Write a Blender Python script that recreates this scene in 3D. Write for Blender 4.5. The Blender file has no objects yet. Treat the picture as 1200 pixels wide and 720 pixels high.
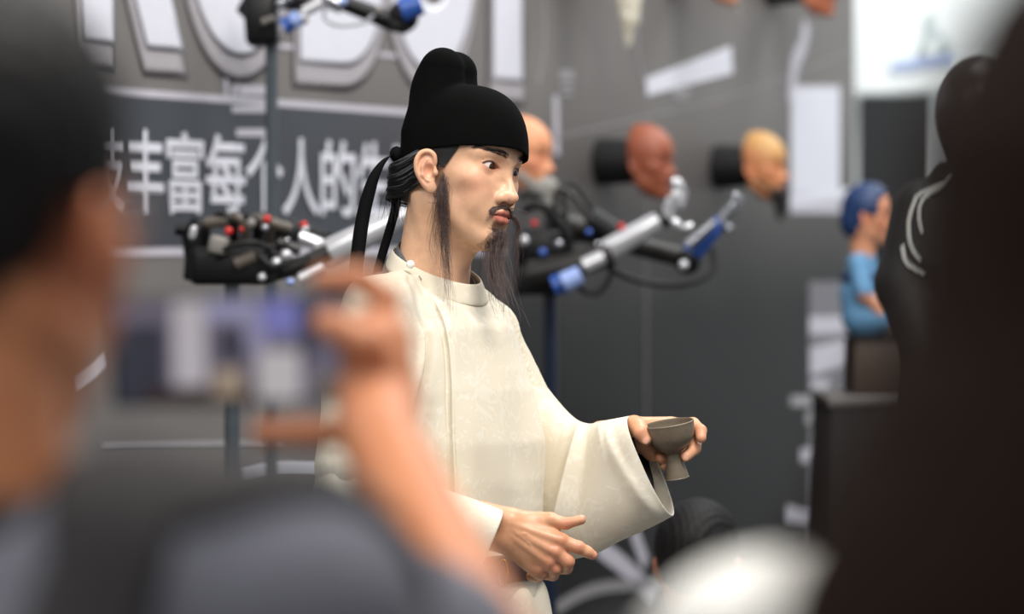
import bpy, bmesh, math, random
import numpy as np
from mathutils import Vector, Matrix

SC = bpy.context.scene
COL = SC.collection
rnd = random.Random(7)

# ------------------------------------------------------------------ camera
FPX = 4500.0            # 135 mm lens on a 36 mm frame, 1200 px wide
CAMZ = 1.5
cam_data = bpy.data.cameras.new('camera')
cam = bpy.data.objects.new('camera', cam_data)
COL.objects.link(cam)
cam.location = (0, 0, CAMZ)
cam.rotation_euler = (math.pi / 2, 0, 0)
cam_data.sensor_width = 36.0
cam_data.lens = 135.0
cam_data.shift_y = -70.0 / 1200.0
cam_data.clip_end = 200
cam_data.dof.use_dof = True
cam_data.dof.focus_distance = 5.5
cam_data.dof.aperture_fstop = 3.3
SC.camera = cam

# ------------------------------------------------------------------ world, lamps, exposure
SC.view_settings.view_transform = 'Standard'
SC.view_settings.look = 'None'
SC.view_settings.gamma = 1.0
SC.view_settings.use_curve_mapping = False
SC.view_settings.exposure = 0.0
SC.cycles.use_denoising = True
SC.cycles.max_bounces = 8
SC.cycles.sample_clamp_indirect = 6.0
world = bpy.data.worlds.new('hall light')
SC.world = world
world.use_nodes = True
wb = world.node_tree.nodes['Background']
wb.inputs[0].default_value = (0.93, 0.96, 1.0, 1)
wb.inputs[1].default_value = 0.41


def area(name, loc, target, sx, sy, energy, color=(1, 1, 1)):
    l = bpy.data.lights.new(name, 'AREA')
    l.shape = 'RECTANGLE'; l.size = sx; l.size_y = sy
    l.energy = energy; l.color = color
    o = bpy.data.objects.new(name, l)
    COL.objects.link(o)
    o.location = loc
    o.rotation_euler = (Vector(target) - Vector(loc)).to_track_quat('-Z', 'Y').to_euler()
    return o


area('hall_lamp', (1.2, 3.4, 5.2), (0, 5.6, 1.2), 1.8, 1.8, 230, (1, 0.96, 0.9))
area('hall_lamp', (-3.2, 3.0, 4.8), (0, 6.0, 1.3), 2.5, 2.5, 70, (1, 0.98, 0.95))
area('hall_lamp', (1.5, 8.0, 5.5), (0.3, 9.5, 1.2), 3.0, 3.0, 200, (1, 0.99, 0.98))
area('hall_lamp', (3.5, 12.5, 5.5), (2.0, 14.8, 1.8), 3.0, 3.0, 300, (0.95, 1, 1))
area('hall_lamp', (-0.8, 0.6, 4.6), (-0.4, 2.4, 1.3), 2.0, 2.0, 95, (1, 0.97, 0.93))


# ------------------------------------------------------------------ helpers
def W(px, py, dy=0.0, base=5.6):
    """A point of the photograph at a given distance from the camera (metres)."""
    D = base + dy
    return np.array([(px - 600.0) * D / FPX, D, CAMZ - (py - 290.0) * D / FPX])


def srgb(r, g=None, b=None):
    if g is None:
        r, g, b = r
    out = []
    for c in (r, g, b):
        c = c / 255.0
        out.append(c / 12.92 if c <= 0.04045 else ((c + 0.055) / 1.055) ** 2.4)
    return tuple(out)


def material(name, col, rough=0.6, metal=0.0, spec=0.5, var=0.06, vscale=30.0, bump=0.0, bscale=80.0,
             sheen=0.0, sss=0.0, coat=0.0, emit=None, estr=1.0, alpha=1.0):
    """Principled material with a noise driven variation of colour and, if asked, fine relief."""
    m = bpy.data.materials.new(name)
    m.use_nodes = True
    nt = m.node_tree
    p = nt.nodes['Principled BSDF']
    c = srgb(col)
    p.inputs['Roughness'].default_value = rough
    p.inputs['Metallic'].default_value = metal
    p.inputs['Specular IOR Level'].default_value = spec
    p.inputs['Sheen Weight'].default_value = sheen
    p.inputs['Coat Weight'].default_value = coat
    p.inputs['Alpha'].default_value = alpha
    if sss:
        p.inputs['Subsurface Weight'].default_value = sss
        p.inputs['Subsurface Radius'].default_value = (0.012, 0.005, 0.003)
        p.inputs['Subsurface Scale'].default_value = 0.5
    tc = nt.nodes.new('ShaderNodeTexCoord')
    if var:
        n = nt.nodes.new('ShaderNodeTexNoise')
        n.inputs['Scale'].default_value = vscale
        n.inputs['Detail'].default_value = 4
        nt.links.new(tc.outputs['Object'], n.inputs['Vector'])
        r = nt.nodes.new('ShaderNodeValToRGB')
        r.color_ramp.elements[0].position = 0.3
        r.color_ramp.elements[1].position = 0.7
        r.color_ramp.elements[0].color = (*[x * (1 - var) for x in c], 1)
        r.color_ramp.elements[1].color = (*[min(1, x * (1 + var)) for x in c], 1)
        nt.links.new(n.outputs['Fac'], r.inputs['Fac'])
        nt.links.new(r.outputs['Color'], p.inputs['Base Color'])
    else:
        p.inputs['Base Color'].default_value = (*c, 1)
    if bump:
        n2 = nt.nodes.new('ShaderNodeTexNoise')
        n2.inputs['Scale'].default_value = bscale
        n2.inputs['Detail'].default_value = 3
        nt.links.new(tc.outputs['Object'], n2.inputs['Vector'])
        b = nt.nodes.new('ShaderNodeBump')
        b.inputs['Strength'].default_value = bump
        b.inputs['Distance'].default_value = 0.002
        nt.links.new(n2.outputs['Fac'], b.inputs['Height'])
        nt.links.new(b.outputs['Normal'], p.inputs['Normal'])
    if emit:
        p.inputs['Emission Color'].default_value = (*srgb(emit), 1)
        p.inputs['Emission Strength'].default_value = estr
    return m


def skin_material(name, rough=0.45, sss=0.12, tint=(1, 1, 1), gain=1.0):
    """Skin whose pigment is stored per vertex (lips, cheeks, ears) plus fine pores."""
    m = bpy.data.materials.new(name)
    m.use_nodes = True
    nt = m.node_tree
    p = nt.nodes['Principled BSDF']
    p.inputs['Roughness'].default_value = rough
    p.inputs['Specular IOR Level'].default_value = 0.45
    p.inputs['Subsurface Weight'].default_value = sss
    p.inputs['Subsurface Radius'].default_value = (0.010, 0.004, 0.002)
    p.inputs['Subsurface Scale'].default_value = 0.4
    a = nt.nodes.new('ShaderNodeAttribute')
    a.attribute_name = 'pigment'
    tc = nt.nodes.new('ShaderNodeTexCoord')
    n = nt.nodes.new('ShaderNodeTexNoise')
    n.inputs['Scale'].default_value = 60
    n.inputs['Detail'].default_value = 5
    nt.links.new(tc.outputs['Object'], n.inputs['Vector'])
    r = nt.nodes.new('ShaderNodeValToRGB')
    r.color_ramp.elements[0].position = 0.25
    r.color_ramp.elements[1].position = 0.75
    r.color_ramp.elements[0].color = (0.86 * tint[0] * gain, 0.80 * tint[1] * gain, 0.78 * tint[2] * gain, 1)
    r.color_ramp.elements[1].color = (1.04 * tint[0] * gain, 1.04 * tint[1] * gain, 1.04 * tint[2] * gain, 1)
    nt.links.new(n.outputs['Fac'], r.inputs['Fac'])
    mx = nt.nodes.new('ShaderNodeMix')
    mx.data_type = 'RGBA'; mx.blend_type = 'MULTIPLY'
    mx.inputs['Factor'].default_value = 1.0
    nt.links.new(a.outputs['Color'], mx.inputs['A'])
    nt.links.new(r.outputs['Color'], mx.inputs['B'])
    nt.links.new(mx.outputs['Result'], p.inputs['Base Color'])
    n2 = nt.nodes.new('ShaderNodeTexNoise')
    n2.inputs['Scale'].default_value = 900
    nt.links.new(tc.outputs['Object'], n2.inputs['Vector'])
    b = nt.nodes.new('ShaderNodeBump')
    b.inputs['Strength'].default_value = 0.12
    b.inputs['Distance'].default_value = 0.001
    nt.links.new(n2.outputs['Fac'], b.inputs['Height'])
    nt.links.new(b.outputs['Normal'], p.inputs['Normal'])
    return m


def origin_of(parent):
    o = np.zeros(3)
    while parent is not None:
        o += np.array(parent.location)
        parent = parent.parent
    return o


def empty(name, loc):
    o = bpy.data.objects.new(name, None)
    o.empty_display_size = 0.05
    o.location = loc
    COL.objects.link(o)
    return o


def tag(o, label=None, category=None, group=None, kind=None):
    if label: o['label'] = label
    if category: o['category'] = category
    if group: o['group'] = group
    if kind: o['kind'] = kind
    return o


def thing(name, loc, label, category, group=None):
    return tag(empty(name, loc), label, category, group)


def link(name, me, mat, parent=None):
    o = bpy.data.objects.new(name, me)
    COL.objects.link(o)
    if mat is not None:
        me.materials.append(mat)
    if parent is not None:
        o.parent = parent
    return o


def mesh_obj(name, verts, faces, mat, parent=None, smooth=True, pigment=None, loc=None):
    """World space verts -> one mesh object; with a parent its origin is the parent's origin."""
    V = np.asarray(verts, dtype=np.float64)
    if loc is None:
        off = origin_of(parent) if parent is not None else np.zeros(3)
    else:
        off = np.asarray(loc, float)
    me = bpy.data.meshes.new(name)
    F = faces.tolist() if isinstance(faces, np.ndarray) else faces
    me.from_pydata((V - off).tolist(), [], F)
    if smooth:
        me.polygons.foreach_set('use_smooth', np.ones(len(me.polygons), dtype=bool))
    if pigment is not None:
        a = me.color_attributes.new('pigment', 'FLOAT_COLOR', 'POINT')
        c = np.ones((len(V), 4), dtype=np.float32)
        c[:, :3] = pigment
        a.data.foreach_set('color', c.ravel())
    me.update()
    o = link(name, me, mat, parent)
    if parent is None and loc is not None:
        o.location = loc
    return o


class MB:
    """Collects simple solids into one mesh."""
    def __init__(s):
        s.v = []; s.f = []

    def add(s, V, F):
        b = len(s.v)
        s.v += [tuple(p) for p in V]
        s.f += [tuple(i + b for i in q) for q in F]
        return s

    def box(s, c, size, R=None, bev=0.0):
        bm = bmesh.new()
        bmesh.ops.create_cube(bm, size=1.0)
        for v in bm.verts:
            v.co = Vector((v.co.x * size[0], v.co.y * size[1], v.co.z * size[2]))
        if bev:
            bmesh.ops.bevel(bm, geom=bm.edges[:], offset=bev, segments=2, affect='EDGES', profile=0.5)
        bm.verts.index_update()
        V = np.array([v.co[:] for v in bm.verts])
        F = [[v.index for v in f.verts] for f in bm.faces]
        bm.free()
        if R is not None:
            V = V @ np.asarray(R).T
        return s.add(V + np.asarray(c), F)

    def tube(s, pts, rad, n=12, cap=True):
        P = np.asarray(pts, float)
        R = np.broadcast_to(np.asarray(rad, float), (len(P),))
        T = np.gradient(P, axis=0)
        T /= np.linalg.norm(T, axis=1)[:, None] + 1e-12
        ref = np.array([0, 0, 1.0]) if abs(T[0][2]) < 0.9 else np.array([1.0, 0, 0])
        u = np.cross(T[0], ref); u /= np.linalg.norm(u)
        V = []
        for i in range(len(P)):
            u = u - T[i] * (u @ T[i]); u /= np.linalg.norm(u)
            w = np.cross(T[i], u)
            for k in range(n):
                a = 2 * math.pi * k / n
                V.append(P[i] + R[i] * (math.cos(a) * u + math.sin(a) * w))
        F = []
        for i in range(len(P) - 1):
            for k in range(n):
                k2 = (k + 1) % n
                F.append((i * n + k, i * n + k2, (i + 1) * n + k2, (i + 1) * n + k))
        if cap:
            F.append(tuple(range(n))[::-1])
            F.append(tuple((len(P) - 1) * n + k for k in range(n)))
        return s.add(V, F)

    def lathe(s, c, prof, n=48, R=None):
        """prof: (radius, height) pairs about local z."""
        V = []; F = []
        for r, h in prof:
            for k in range(n):
                a = 2 * math.pi * k / n
                V.append((r * math.cos(a), r * math.sin(a), h))
        for i in range(len(prof) - 1):
            for k in range(n):
                k2 = (k + 1) % n
                F.append((i * n + k, i * n + k2, (i + 1) * n + k2, (i + 1) * n + k))
        V = np.array(V)
        if R is not None:
            V = V @ np.asarray(R).T
        return s.add(V + np.asarray(c), F)

    def ball(s, c, r, n=16, R=None):
        r = np.broadcast_to(np.asarray(r, float), (3,))
        prof = []
        V = []; F = []
        m = n // 2
        for i in range(m + 1):
            t = math.pi * i / m
            for k in range(n):
                a = 2 * math.pi * k / n
                V.append((math.sin(t) * math.cos(a) * r[0], math.sin(t) * math.sin(a) * r[1], math.cos(t) * r[2]))
        for i in range(m):
            for k in range(n):
                k2 = (k + 1) % n
                F.append((i * n + k, (i + 1) * n + k, (i + 1) * n + k2, i * n + k2))
        V = np.array(V)
        if R is not None:
            V = V @ np.asarray(R).T
        return s.add(V + np.asarray(c), F)

    def build(s, name, mat, parent=None, smooth=True, loc=None):
        o = mesh_obj(name, s.v, s.f, mat, parent, smooth, loc=loc)
        bm = bmesh.new(); bm.from_mesh(o.data)
        bmesh.ops.remove_doubles(bm, verts=bm.verts, dist=1e-6)
        bmesh.ops.recalc_face_normals(bm, faces=bm.faces)
        bm.to_mesh(o.data); bm.free()
        if smooth:
            try:
                o.data.set_sharp_from_angle(angle=math.radians(50))
            except Exception:
                pass
        return o


def smoothpath(pts, n):
    """Catmull-Rom through the points, n samples (any dimension)."""
    P = np.asarray(pts, float)
    Q = np.vstack([2 * P[0] - P[1], P, 2 * P[-1] - P[-2]])
    t = np.linspace(0, len(P) - 1 - 1e-9, n)
    i = t.astype(int); f = (t - i)[:, None]
    p0, p1, p2, p3 = Q[i], Q[i + 1], Q[i + 2], Q[i + 3]
    return 0.5 * (2 * p1 + (p2 - p0) * f + (2 * p0 - 5 * p1 + 4 * p2 - p3) * f ** 2 + (3 * p1 - p0 - 3 * p2 + p3) * f ** 3)


# ------------------------------------------------------------------ distance field modelling
class SDF:
    def __init__(s, lo, hi, h):
        s.lo = np.asarray(lo, float); s.h = h
        s.n = np.ceil((np.asarray(hi, float) - s.lo) / h).astype(int) + 1
        s.d = np.full(s.n, 0.05, dtype=np.float32)
        s.ax = [(s.lo[i] + h * np.arange(s.n[i])).astype(np.float32) for i in range(3)]

    def op(s, fn, lo, hi, k=0.0, mode='u'):
        pad = k + 3 * s.h
        i0 = np.clip(np.floor((np.asarray(lo) - pad - s.lo) / s.h).astype(int), 0, s.n)
        i1 = np.clip(np.ceil((np.asarray(hi) + pad - s.lo) / s.h).astype(int) + 1, 0, s.n)
        if np.any(i1 <= i0):
            return s
        x = s.ax[0][i0[0]:i1[0], None, None]; y = s.ax[1][None, i0[1]:i1[1], None]; z = s.ax[2][None, None, i0[2]:i1[2]]
        v = fn(x, y, z).astype(np.float32)
        sl = (slice(i0[0], i1[0]), slice(i0[1], i1[1]), slice(i0[2], i1[2]))
        d = s.d[sl]
        if mode == 'u':
            if k > 0:
                g = np.clip(0.5 + 0.5 * (d - v) / k, 0, 1)
                s.d[sl] = d * (1 - g) + v * g - k * g * (1 - g)
            else:
                s.d[sl] = np.minimum(d, v)
        else:
            w = -v if mode == 's' else v
            if k > 0:
                g = np.clip(0.5 - 0.5 * (d - w) / k, 0, 1)
                s.d[sl] = d * (1 - g) + w * g + k * g * (1 - g)
            else:
                s.d[sl] = np.maximum(d, w)
        return s

    def ell(s, c, r, k=0.0, mode='u', R=None):
        c = np.asarray(c, float); r = np.broadcast_to(np.asarray(r, float), (3,))
        M = np.eye(3) if R is None else np.asarray(R, float)     # columns = axes
        e = np.sqrt(((M * r[None, :]) ** 2).sum(1))

        def fn(x, y, z):
            dx, dy, dz = x - c[0], y - c[1], z - c[2]
            a = [(M[0, i] * dx + M[1, i] * dy + M[2, i] * dz) / r[i] for i in range(3)]
            k0 = np.sqrt(a[0] ** 2 + a[1] ** 2 + a[2] ** 2)
            k1 = np.sqrt((a[0] / r[0]) ** 2 + (a[1] / r[1]) ** 2 + (a[2] / r[2]) ** 2) + 1e-9
            return k0 * (k0 - 1) / k1
        return s.op(fn, c - e, c + e, k, mode)

    def rc(s, a, b, ra, rb=None, k=0.0, mode='u', flat=None):
        a = np.asarray(a, float); b = np.asarray(b, float); rb = ra if rb is None else rb
        ab = b - a; L = ab @ ab + 1e-12; rm = max(ra, rb)

        def fn(x, y, z):
            dx, dy, dz = x - a[0], y - a[1], z - a[2]
            t = np.clip((dx * ab[0] + dy * ab[1] + dz * ab[2]) / L, 0, 1)
            return np.sqrt((dx - t * ab[0]) ** 2 + (dy - t * ab[1]) ** 2 + (dz - t * ab[2]) ** 2) - (ra + (rb - ra) * t)
        return s.op(fn, np.minimum(a, b) - rm, np.maximum(a, b) + rm, k, mode)

    def chain(s, pts, rad, k=0.0, mode='u'):
        for i in range(len(pts) - 1):
            s.rc(pts[i], pts[i + 1], rad[i], rad[i + 1], k, mode)
        return s

    def box(s, c, half, rnd_=0.0, k=0.0, mode='u', R=None):
        c = np.asarray(c, float); hf = np.asarray(half, float) - rnd_
        M = np.eye(3) if R is None else np.asarray(R, float)
        e = np.abs(M) @ np.asarray(half, float)

        def fn(x, y, z):
            dx, dy, dz = x - c[0], y - c[1], z - c[2]
            q = [np.abs(M[0, i] * dx + M[1, i] * dy + M[2, i] * dz) - hf[i] for i in range(3)]
            o = np.sqrt(np.maximum(q[0], 0) ** 2 + np.maximum(q[1], 0) ** 2 + np.maximum(q[2], 0) ** 2)
            return o + np.minimum(np.maximum(np.maximum(q[0], q[1]), q[2]), 0) - rnd_
        return s.op(fn, c - e, c + e, k, mode)

    def loft(s, zs, cx, cy, ra, rb, ang, k=0.0):
        """Stack of ellipses: axis a along angle ang (radians) in plan, axis b across."""
        o = np.argsort(zs); zs = np.asarray(zs, float)[o]
        cx, cy, ra, rb = [np.asarray(q, float)[o] for q in (cx, cy, ra, rb)]
        ca, sa = math.cos(ang), math.sin(ang)
        m = max(ra.max(), rb.max())

        def fn(x, y, z):
            zz = np.clip(z, zs[0], zs[-1])
            X, Y, A, B = [np.interp(zz, zs, q) for q in (cx, cy, ra, rb)]
            dx, dy = x - X, y - Y
            p = (dx * ca + dy * sa) / A; q = (-dx * sa + dy * ca) / B
            k0 = np.sqrt(p * p + q * q) + 1e-9
            k1 = np.sqrt((p / A) ** 2 + (q / B) ** 2) + 1e-9
            d = k0 * (k0 - 1) / k1
            return np.maximum(d, np.abs(z - zz) + 0 * d)  if False else np.where(np.abs(z - zz) > 0, np.maximum(d, np.abs(z - zz)), d)
        return s.op(fn, (cx.min() - m, cy.min() - m, zs[0]), (cx.max() + m, cy.max() + m, zs[-1]), k)

    def mesh(s):
        import openvdb
        # seal the border so the surface is closed
        g = openvdb.FloatGrid(0.05)
        d = np.ascontiguousarray(s.d)
        g.copyFromArray(d)
        V, F = g.convertToQuads(0.0)[:2]
        V = np.asarray(V, float) * s.h + s.lo
        F = np.asarray(F)
        a, b, c, e = (V[F[:, i]] for i in range(4))
        if (np.einsum('ij,ij->i', a, np.cross(b, c)) + np.einsum('ij,ij->i', a, np.cross(c, e))).sum() < 0:
            F = F[:, ::-1]                                # outward winding
        return V, F

    def normals(s, V):
        q = (V - s.lo) / s.h
        i = np.clip(np.round(q).astype(int), 1, s.n - 2)
        g = np.stack([s.d[i[:, 0] + 1, i[:, 1], i[:, 2]] - s.d[i[:, 0] - 1, i[:, 1], i[:, 2]],
                      s.d[i[:, 0], i[:, 1] + 1, i[:, 2]] - s.d[i[:, 0], i[:, 1] - 1, i[:, 2]],
                      s.d[i[:, 0], i[:, 1], i[:, 2] + 1] - s.d[i[:, 0], i[:, 1], i[:, 2] - 1]], 1)
        return g / (np.linalg.norm(g, axis=1)[:, None] + 1e-9)


def relax(V, F, it=1, w=0.5):
    """Laplacian smoothing of a quad mesh."""
    E = np.vstack([F[:, [0, 1]], F[:, [1, 2]], F[:, [2, 3]], F[:, [3, 0]]])
    n = len(V)
    for _ in range(it):
        S = np.zeros_like(V)
        for c in range(3):
            S[:, c] = np.bincount(E[:, 0], V[E[:, 1], c], n) + np.bincount(E[:, 1], V[E[:, 0], c], n)
        cnt = np.bincount(E[:, 0], minlength=n) + np.bincount(E[:, 1], minlength=n)
        V = V + w * (S / np.maximum(cnt, 1)[:, None] - V)
    return V


def rot(axis, deg):
    return np.array(Matrix.Rotation(math.radians(deg), 3, axis))


def gauss(V, c, s):
    s = np.broadcast_to(np.asarray(s, float), (3,))
    return np.exp(-(((V - np.asarray(c)) / s) ** 2).sum(1))


def strands(name, roots_paths, radius, mat, parent, taper=0.35):
    """Many hairs as one curve object: each path is a list of world points."""
    cu = bpy.data.curves.new(name, 'CURVE')
    cu.dimensions = '3D'
    cu.bevel_depth = radius
    cu.bevel_resolution = 0
    cu.use_fill_caps = False
    off = origin_of(parent)
    for P in roots_paths:
        P = np.asarray(P, float) - off
        sp = cu.splines.new('POLY')
        sp.points.add(len(P) - 1)
        co = np.ones((len(P), 4)); co[:, :3] = P
        sp.points.foreach_set('co', co.ravel())
        sp.points.foreach_set('radius', np.linspace(1, taper, len(P)))
    o = bpy.data.objects.new(name, cu)
    cu.materials.append(mat)
    COL.objects.link(o)
    o.parent = parent
    return o


# ------------------------------------------------------------------ heads (local: x forward, y to its left, z up, z=0 at the eyes)
def head_field(h, fine=True, ears=True, neck=True):
    zlo = -0.21 if neck else -0.135
    S = SDF((-0.115, -0.1, zlo), (0.135, 0.1, 0.13), h)
    S.ell((0.004, 0, 0.035), (0.090, 0.0725, 0.083))
    S.ell((0.034, 0, -0.032), (0.055, 0.060, 0.083), 0.03)
    S.ell((0.050, 0, 0.030), (0.045, 0.058, 0.05), 0.02)
    for s in (-1, 1):
        S.rc((0.006, s * 0.0500, -0.062), (0.068, s * 0.014, -0.1), 0.014, 0.013, 0.03)
        S.ell((0.058, s * 0.044, -0.021), (0.02, 0.018, 0.015), 0.02)
        S.ell((0.066, s * 0.030, -0.048), (0.017, 0.018, 0.022), 0.02)
        S.rc((0.0845, s * 0.010, 0.019), (0.068, s * 0.048, 0.018), 0.0075, 0.007, 0.014)
    S.ell((0.0755, 0, -0.100), (0.017, 0.020, 0.0145), 0.016)
    # eye sockets
    for s in (-1, 1):
        S.ell((0.100, s * 0.034, -0.001), (0.0165, 0.0185, 0.0115), 0.014, 's')
    # mouth mound, nose
    S.ell((0.076, 0, -0.0685), (0.0165, 0.031, 0.022), 0.014)
    S.rc((0.0828, 0, 0.010), (0.1045, 0, -0.0385), 0.0046, 0.0074, 0.009)
    S.ell((0.1045, 0, -0.0415), (0.0092, 0.0084, 0.0078), 0.005)
    for s in (-1, 1):
        S.rc((0.0895, s * 0.0142, -0.0440), (0.0975, s * 0.0085, -0.0455), 0.0062, 0.0054, 0.003)
        S.ell((0.0950, s * 0.0085, -0.0415), 0.0066, 0.005)
        S.rc((0.080, s * 0.0125, -0.027), (0.0955, s * 0.0070, -0.0365), 0.0058, 0.0058, 0.010)
        S.ell((0.0905, s * 0.0148, -0.0438), (0.0090, 0.0056, 0.0070), 0.0025)
        S.rc((0.078, s * 0.016, -0.044), (0.0885, s * 0.0135, -0.0440), 0.006, 0.0064, 0.008)
    if fine:
        for s in (-1, 1):
            S.ell((0.0960, s * 0.0105, -0.0492), (0.0062, 0.0034, 0.0038), 0.0012, 's', R=rot('Z', -s * 25))
        S.rc((0.0965, 0, -0.0535), (0.0955, 0, -0.0590), 0.0022, 0.0022, 0.004, 's')
    # lips
    up = [(0.0795, 0.0279, -0.0687), (0.0885, 0.0171, -0.0657), (0.0935, 0.0063, -0.0630), (0.0938, 0, -0.0637),
          (0.0935, -0.0063, -0.0630), (0.0885, -0.0171, -0.0657), (0.0795, -0.0279, -0.0687)]
    lo = [(0.0795, 0.0268, -0.0697), (0.0880, 0.0160, -0.0735), (0.0918, 0.0057, -0.0750), (0.0918, -0.0057, -0.0750),
          (0.0880, -0.0160, -0.0735), (0.0795, -0.0268, -0.0697)]
    S.chain(up, [0.0016, 0.0034, 0.0040, 0.0036, 0.0040, 0.0034, 0.0016], 0.004)
    S.chain(lo, [0.0016, 0.0040, 0.0052, 0.0052, 0.0040, 0.0016], 0.004)
    if fine:
        seam = [(0.0825, 0.0291, -0.0693), (0.0925, 0.0160, -0.0689), (0.0985, 0.0051, -0.0685), (0.0985, -0.0051, -0.0685),
                (0.0925, -0.0160, -0.0689), (0.0825, -0.0291, -0.0693)]
        S.chain(seam, [0.0008, 0.0013, 0.0018, 0.0018, 0.0013, 0.0008], 0.0015, 's')
    S.rc((0.0905, -0.0103, -0.0870), (0.0905, 0.0103, -0.0870), 0.0045, 0.0045, 0.009, 's')
    # lids over the eyeballs, cut by the almond opening
    for s in (-1, 1):
        c = (0.0715, s * 0.0325, -0.0005)
        S.ell(c, (0.0141, 0.0155, 0.0142), 0.006)
        if fine:
            S.rc((0.0835, s * 0.0200, 0.0078), (0.0765, s * 0.0465, 0.0068), 0.0014, 0.0012, 0.003, 's')

            def almond(x, y, z, s=s):
                yy = (y * s - 0.0325); zz = z - 0.0004 - yy * 0.10
                d1 = np.sqrt(yy ** 2 + (zz + 0.0160) ** 2) - 0.0222
                d2 = np.sqrt(yy ** 2 + (zz - 0.0205) ** 2) - 0.0255
                return np.maximum(np.maximum(d1, d2), 0.070 - x)
            S.op(almond, (0.070, s * 0.0325 - 0.018, -0.008), (0.095, s * 0.0325 + 0.018, 0.008), 0.0008, 's')
    if ears:
        for s in (-1, 1):
            # ear frame: e1 forward-ish in the plane of the ear, e2 outwards, e3 up
            R = rot('Z', -s * 24) @ rot('Y', -9)
            o = np.array([0.0125, s * 0.0735, -0.0175])
            E = lambda a, b, c: o + 0.94 * (R @ np.array([a, s * b, c]))
            S.ell(E(-0.010, 0.004, 0.002), (0.0150, 0.0042, 0.027), 0.004, R=R)
            hel = [E(0.004, 0.004, 0.012), E(0.003, 0.006, 0.024), E(-0.005, 0.008, 0.0305), E(-0.016, 0.009, 0.0285), E(-0.0235, 0.009, 0.018),
                   E(-0.0245, 0.008, 0.004), E(-0.0205, 0.006, -0.010), E(-0.012, 0.004, -0.022)]
            S.chain(smoothpath(hel, 28), np.interp(np.linspace(0, 1, 28), np.linspace(0, 1, 8), [0.0030, 0.0032, 0.0033, 0.0033, 0.0033, 0.0032, 0.0034, 0.004]), 0.002)
            S.ell(E(-0.004, 0.003, -0.0255), (0.0085, 0.0040, 0.0085), 0.005, R=R)
            if fine:
                S.chain([E(-0.009, 0.0085, 0.018), E(-0.0155, 0.0085, 0.008), E(-0.015, 0.008, -0.006), E(-0.008, 0.007, -0.014)],
                        [0.0022, 0.0028, 0.0028, 0.0026], 0.003)
                S.ell(E(-0.0045, 0.009, -0.001), (0.0075, 0.0065, 0.011), 0.003, 's', R=R)
                S.ell(E(0.0045, 0.0065, -0.003), (0.0040, 0.0040, 0.0055), 0.003, R=R)
                S.chain([E(-0.004, 0.011, 0.0225), E(-0.013, 0.012, 0.020), E(-0.019, 0.012, 0.008)], [0.002, 0.0026, 0.002], 0.003, 's')
    if neck:
        S.rc((-0.016, 0, -0.055), (-0.020, 0, -0.205), 0.050, 0.053, 0.028)
        S.ell((0.022, 0, -0.125), (0.012, 0.012, 0.02), 0.03)
        for s in (-1, 1):
            S.rc((-0.02, s * 0.052, -0.05), (0.018, s * 0.018, -0.19), 0.012, 0.012, 0.02)
    return S


def face_pigment(V, base, lip=(192, 108, 94), cheek=(216, 140, 112), dark=(150, 110, 90), brow=True, stubble=0.0, ear=True):
    """Skin pigment per vertex in head coordinates."""
    C = np.tile(np.array(srgb(base)), (len(V), 1))

    def mixin(w, col):
        nonlocal C
        w = np.clip(w, 0, 1)[:, None]
        C = C * (1 - w) + np.array(srgb(col)) * w
    for s in (-1, 1):
        mixin(0.55 * gauss(V, (0.068, s * 0.046, -0.030), (0.03, 0.022, 0.022)), cheek)
        mixin(0.45 * gauss(V, (0.083, s * 0.033, -0.001), (0.02, 0.02, 0.0125)), cheek)
        # red lid rims
        yy = V[:, 1] * s - 0.0325; zz = V[:, 2] - 0.0004 - yy * 0.10
        d1 = np.sqrt(yy ** 2 + (zz + 0.0160) ** 2) - 0.0222
        d2 = np.sqrt(yy ** 2 + (zz - 0.0205) ** 2) - 0.0255
        dd = np.maximum(d1, d2)
        w = np.exp(-(dd / 0.0016) ** 2) * (V[:, 0] > 0.066)
        mixin(0.6 * w, (146, 76, 64))
        if ear:
            mixin(0.6 * gauss(V, (0.004, s * 0.081, -0.014), (0.022, 0.014, 0.035)), cheek)
    mixin(0.4 * gauss(V, (0.107, 0, -0.043), (0.014, 0.014, 0.012)), cheek)
    # lips
    z = V[:, 2]; y = np.abs(V[:, 1])
    top = -0.0600 - 0.0092 * np.clip(y / 0.0275, 0, 1) ** 1.6 + 0.0012 * np.exp(-((y - 0.0055) / 0.003) ** 2)
    bot = -0.0810 + 0.0112 * np.clip(y / 0.0275, 0, 1) ** 2.0
    inside = 1 / (1 + np.exp(-(top - z) / 0.0006)) * 1 / (1 + np.exp(-(z - bot) / 0.0008)) * (y < 0.0288) * (V[:, 0] > 0.074)
    mixin(0.92 * inside, lip)
    mixin(0.8 * np.exp(-((z + 0.0687) / 0.0010) ** 2) * (y < 0.0288) * (V[:, 0] > 0.074), (96, 36, 34))
    for s in (-1, 1):
        mixin(0.9 * gauss(V, (0.0960, s * 0.0100, -0.0480), (0.006, 0.0036, 0.0030)), (70, 34, 26))
    if brow:
        for s in (-1, 1):
            t = (V[:, 1] * s - 0.012) / 0.040
            zc = 0.0190 + 0.0052 * np.sin(np.clip(t, 0, 1) * 2.2) - 0.002 * np.clip(t, 0, 1)
            wd = 0.0036 * (1 - 0.55 * np.clip(t, 0, 1))
            w = np.exp(-((V[:, 2] - zc) / wd) ** 2) * (t > 0) * (t < 1) * (V[:, 0] > 0.03)
            mixin(0.75 * w, (58, 44, 38))
    if stubble:
        w = gauss(V, (0.095, 0, -0.0565), (0.02, 0.026, 0.0050)) + gauss(V, (0.088, 0, -0.098), (0.03, 0.018, 0.012))
        for s in (-1, 1):
            w = w + 0.9 * gauss(V, (0.022, s * 0.066, -0.045), (0.013, 0.03, 0.035))
        mixin(stubble * w, (112, 82, 66))
    return C


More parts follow.
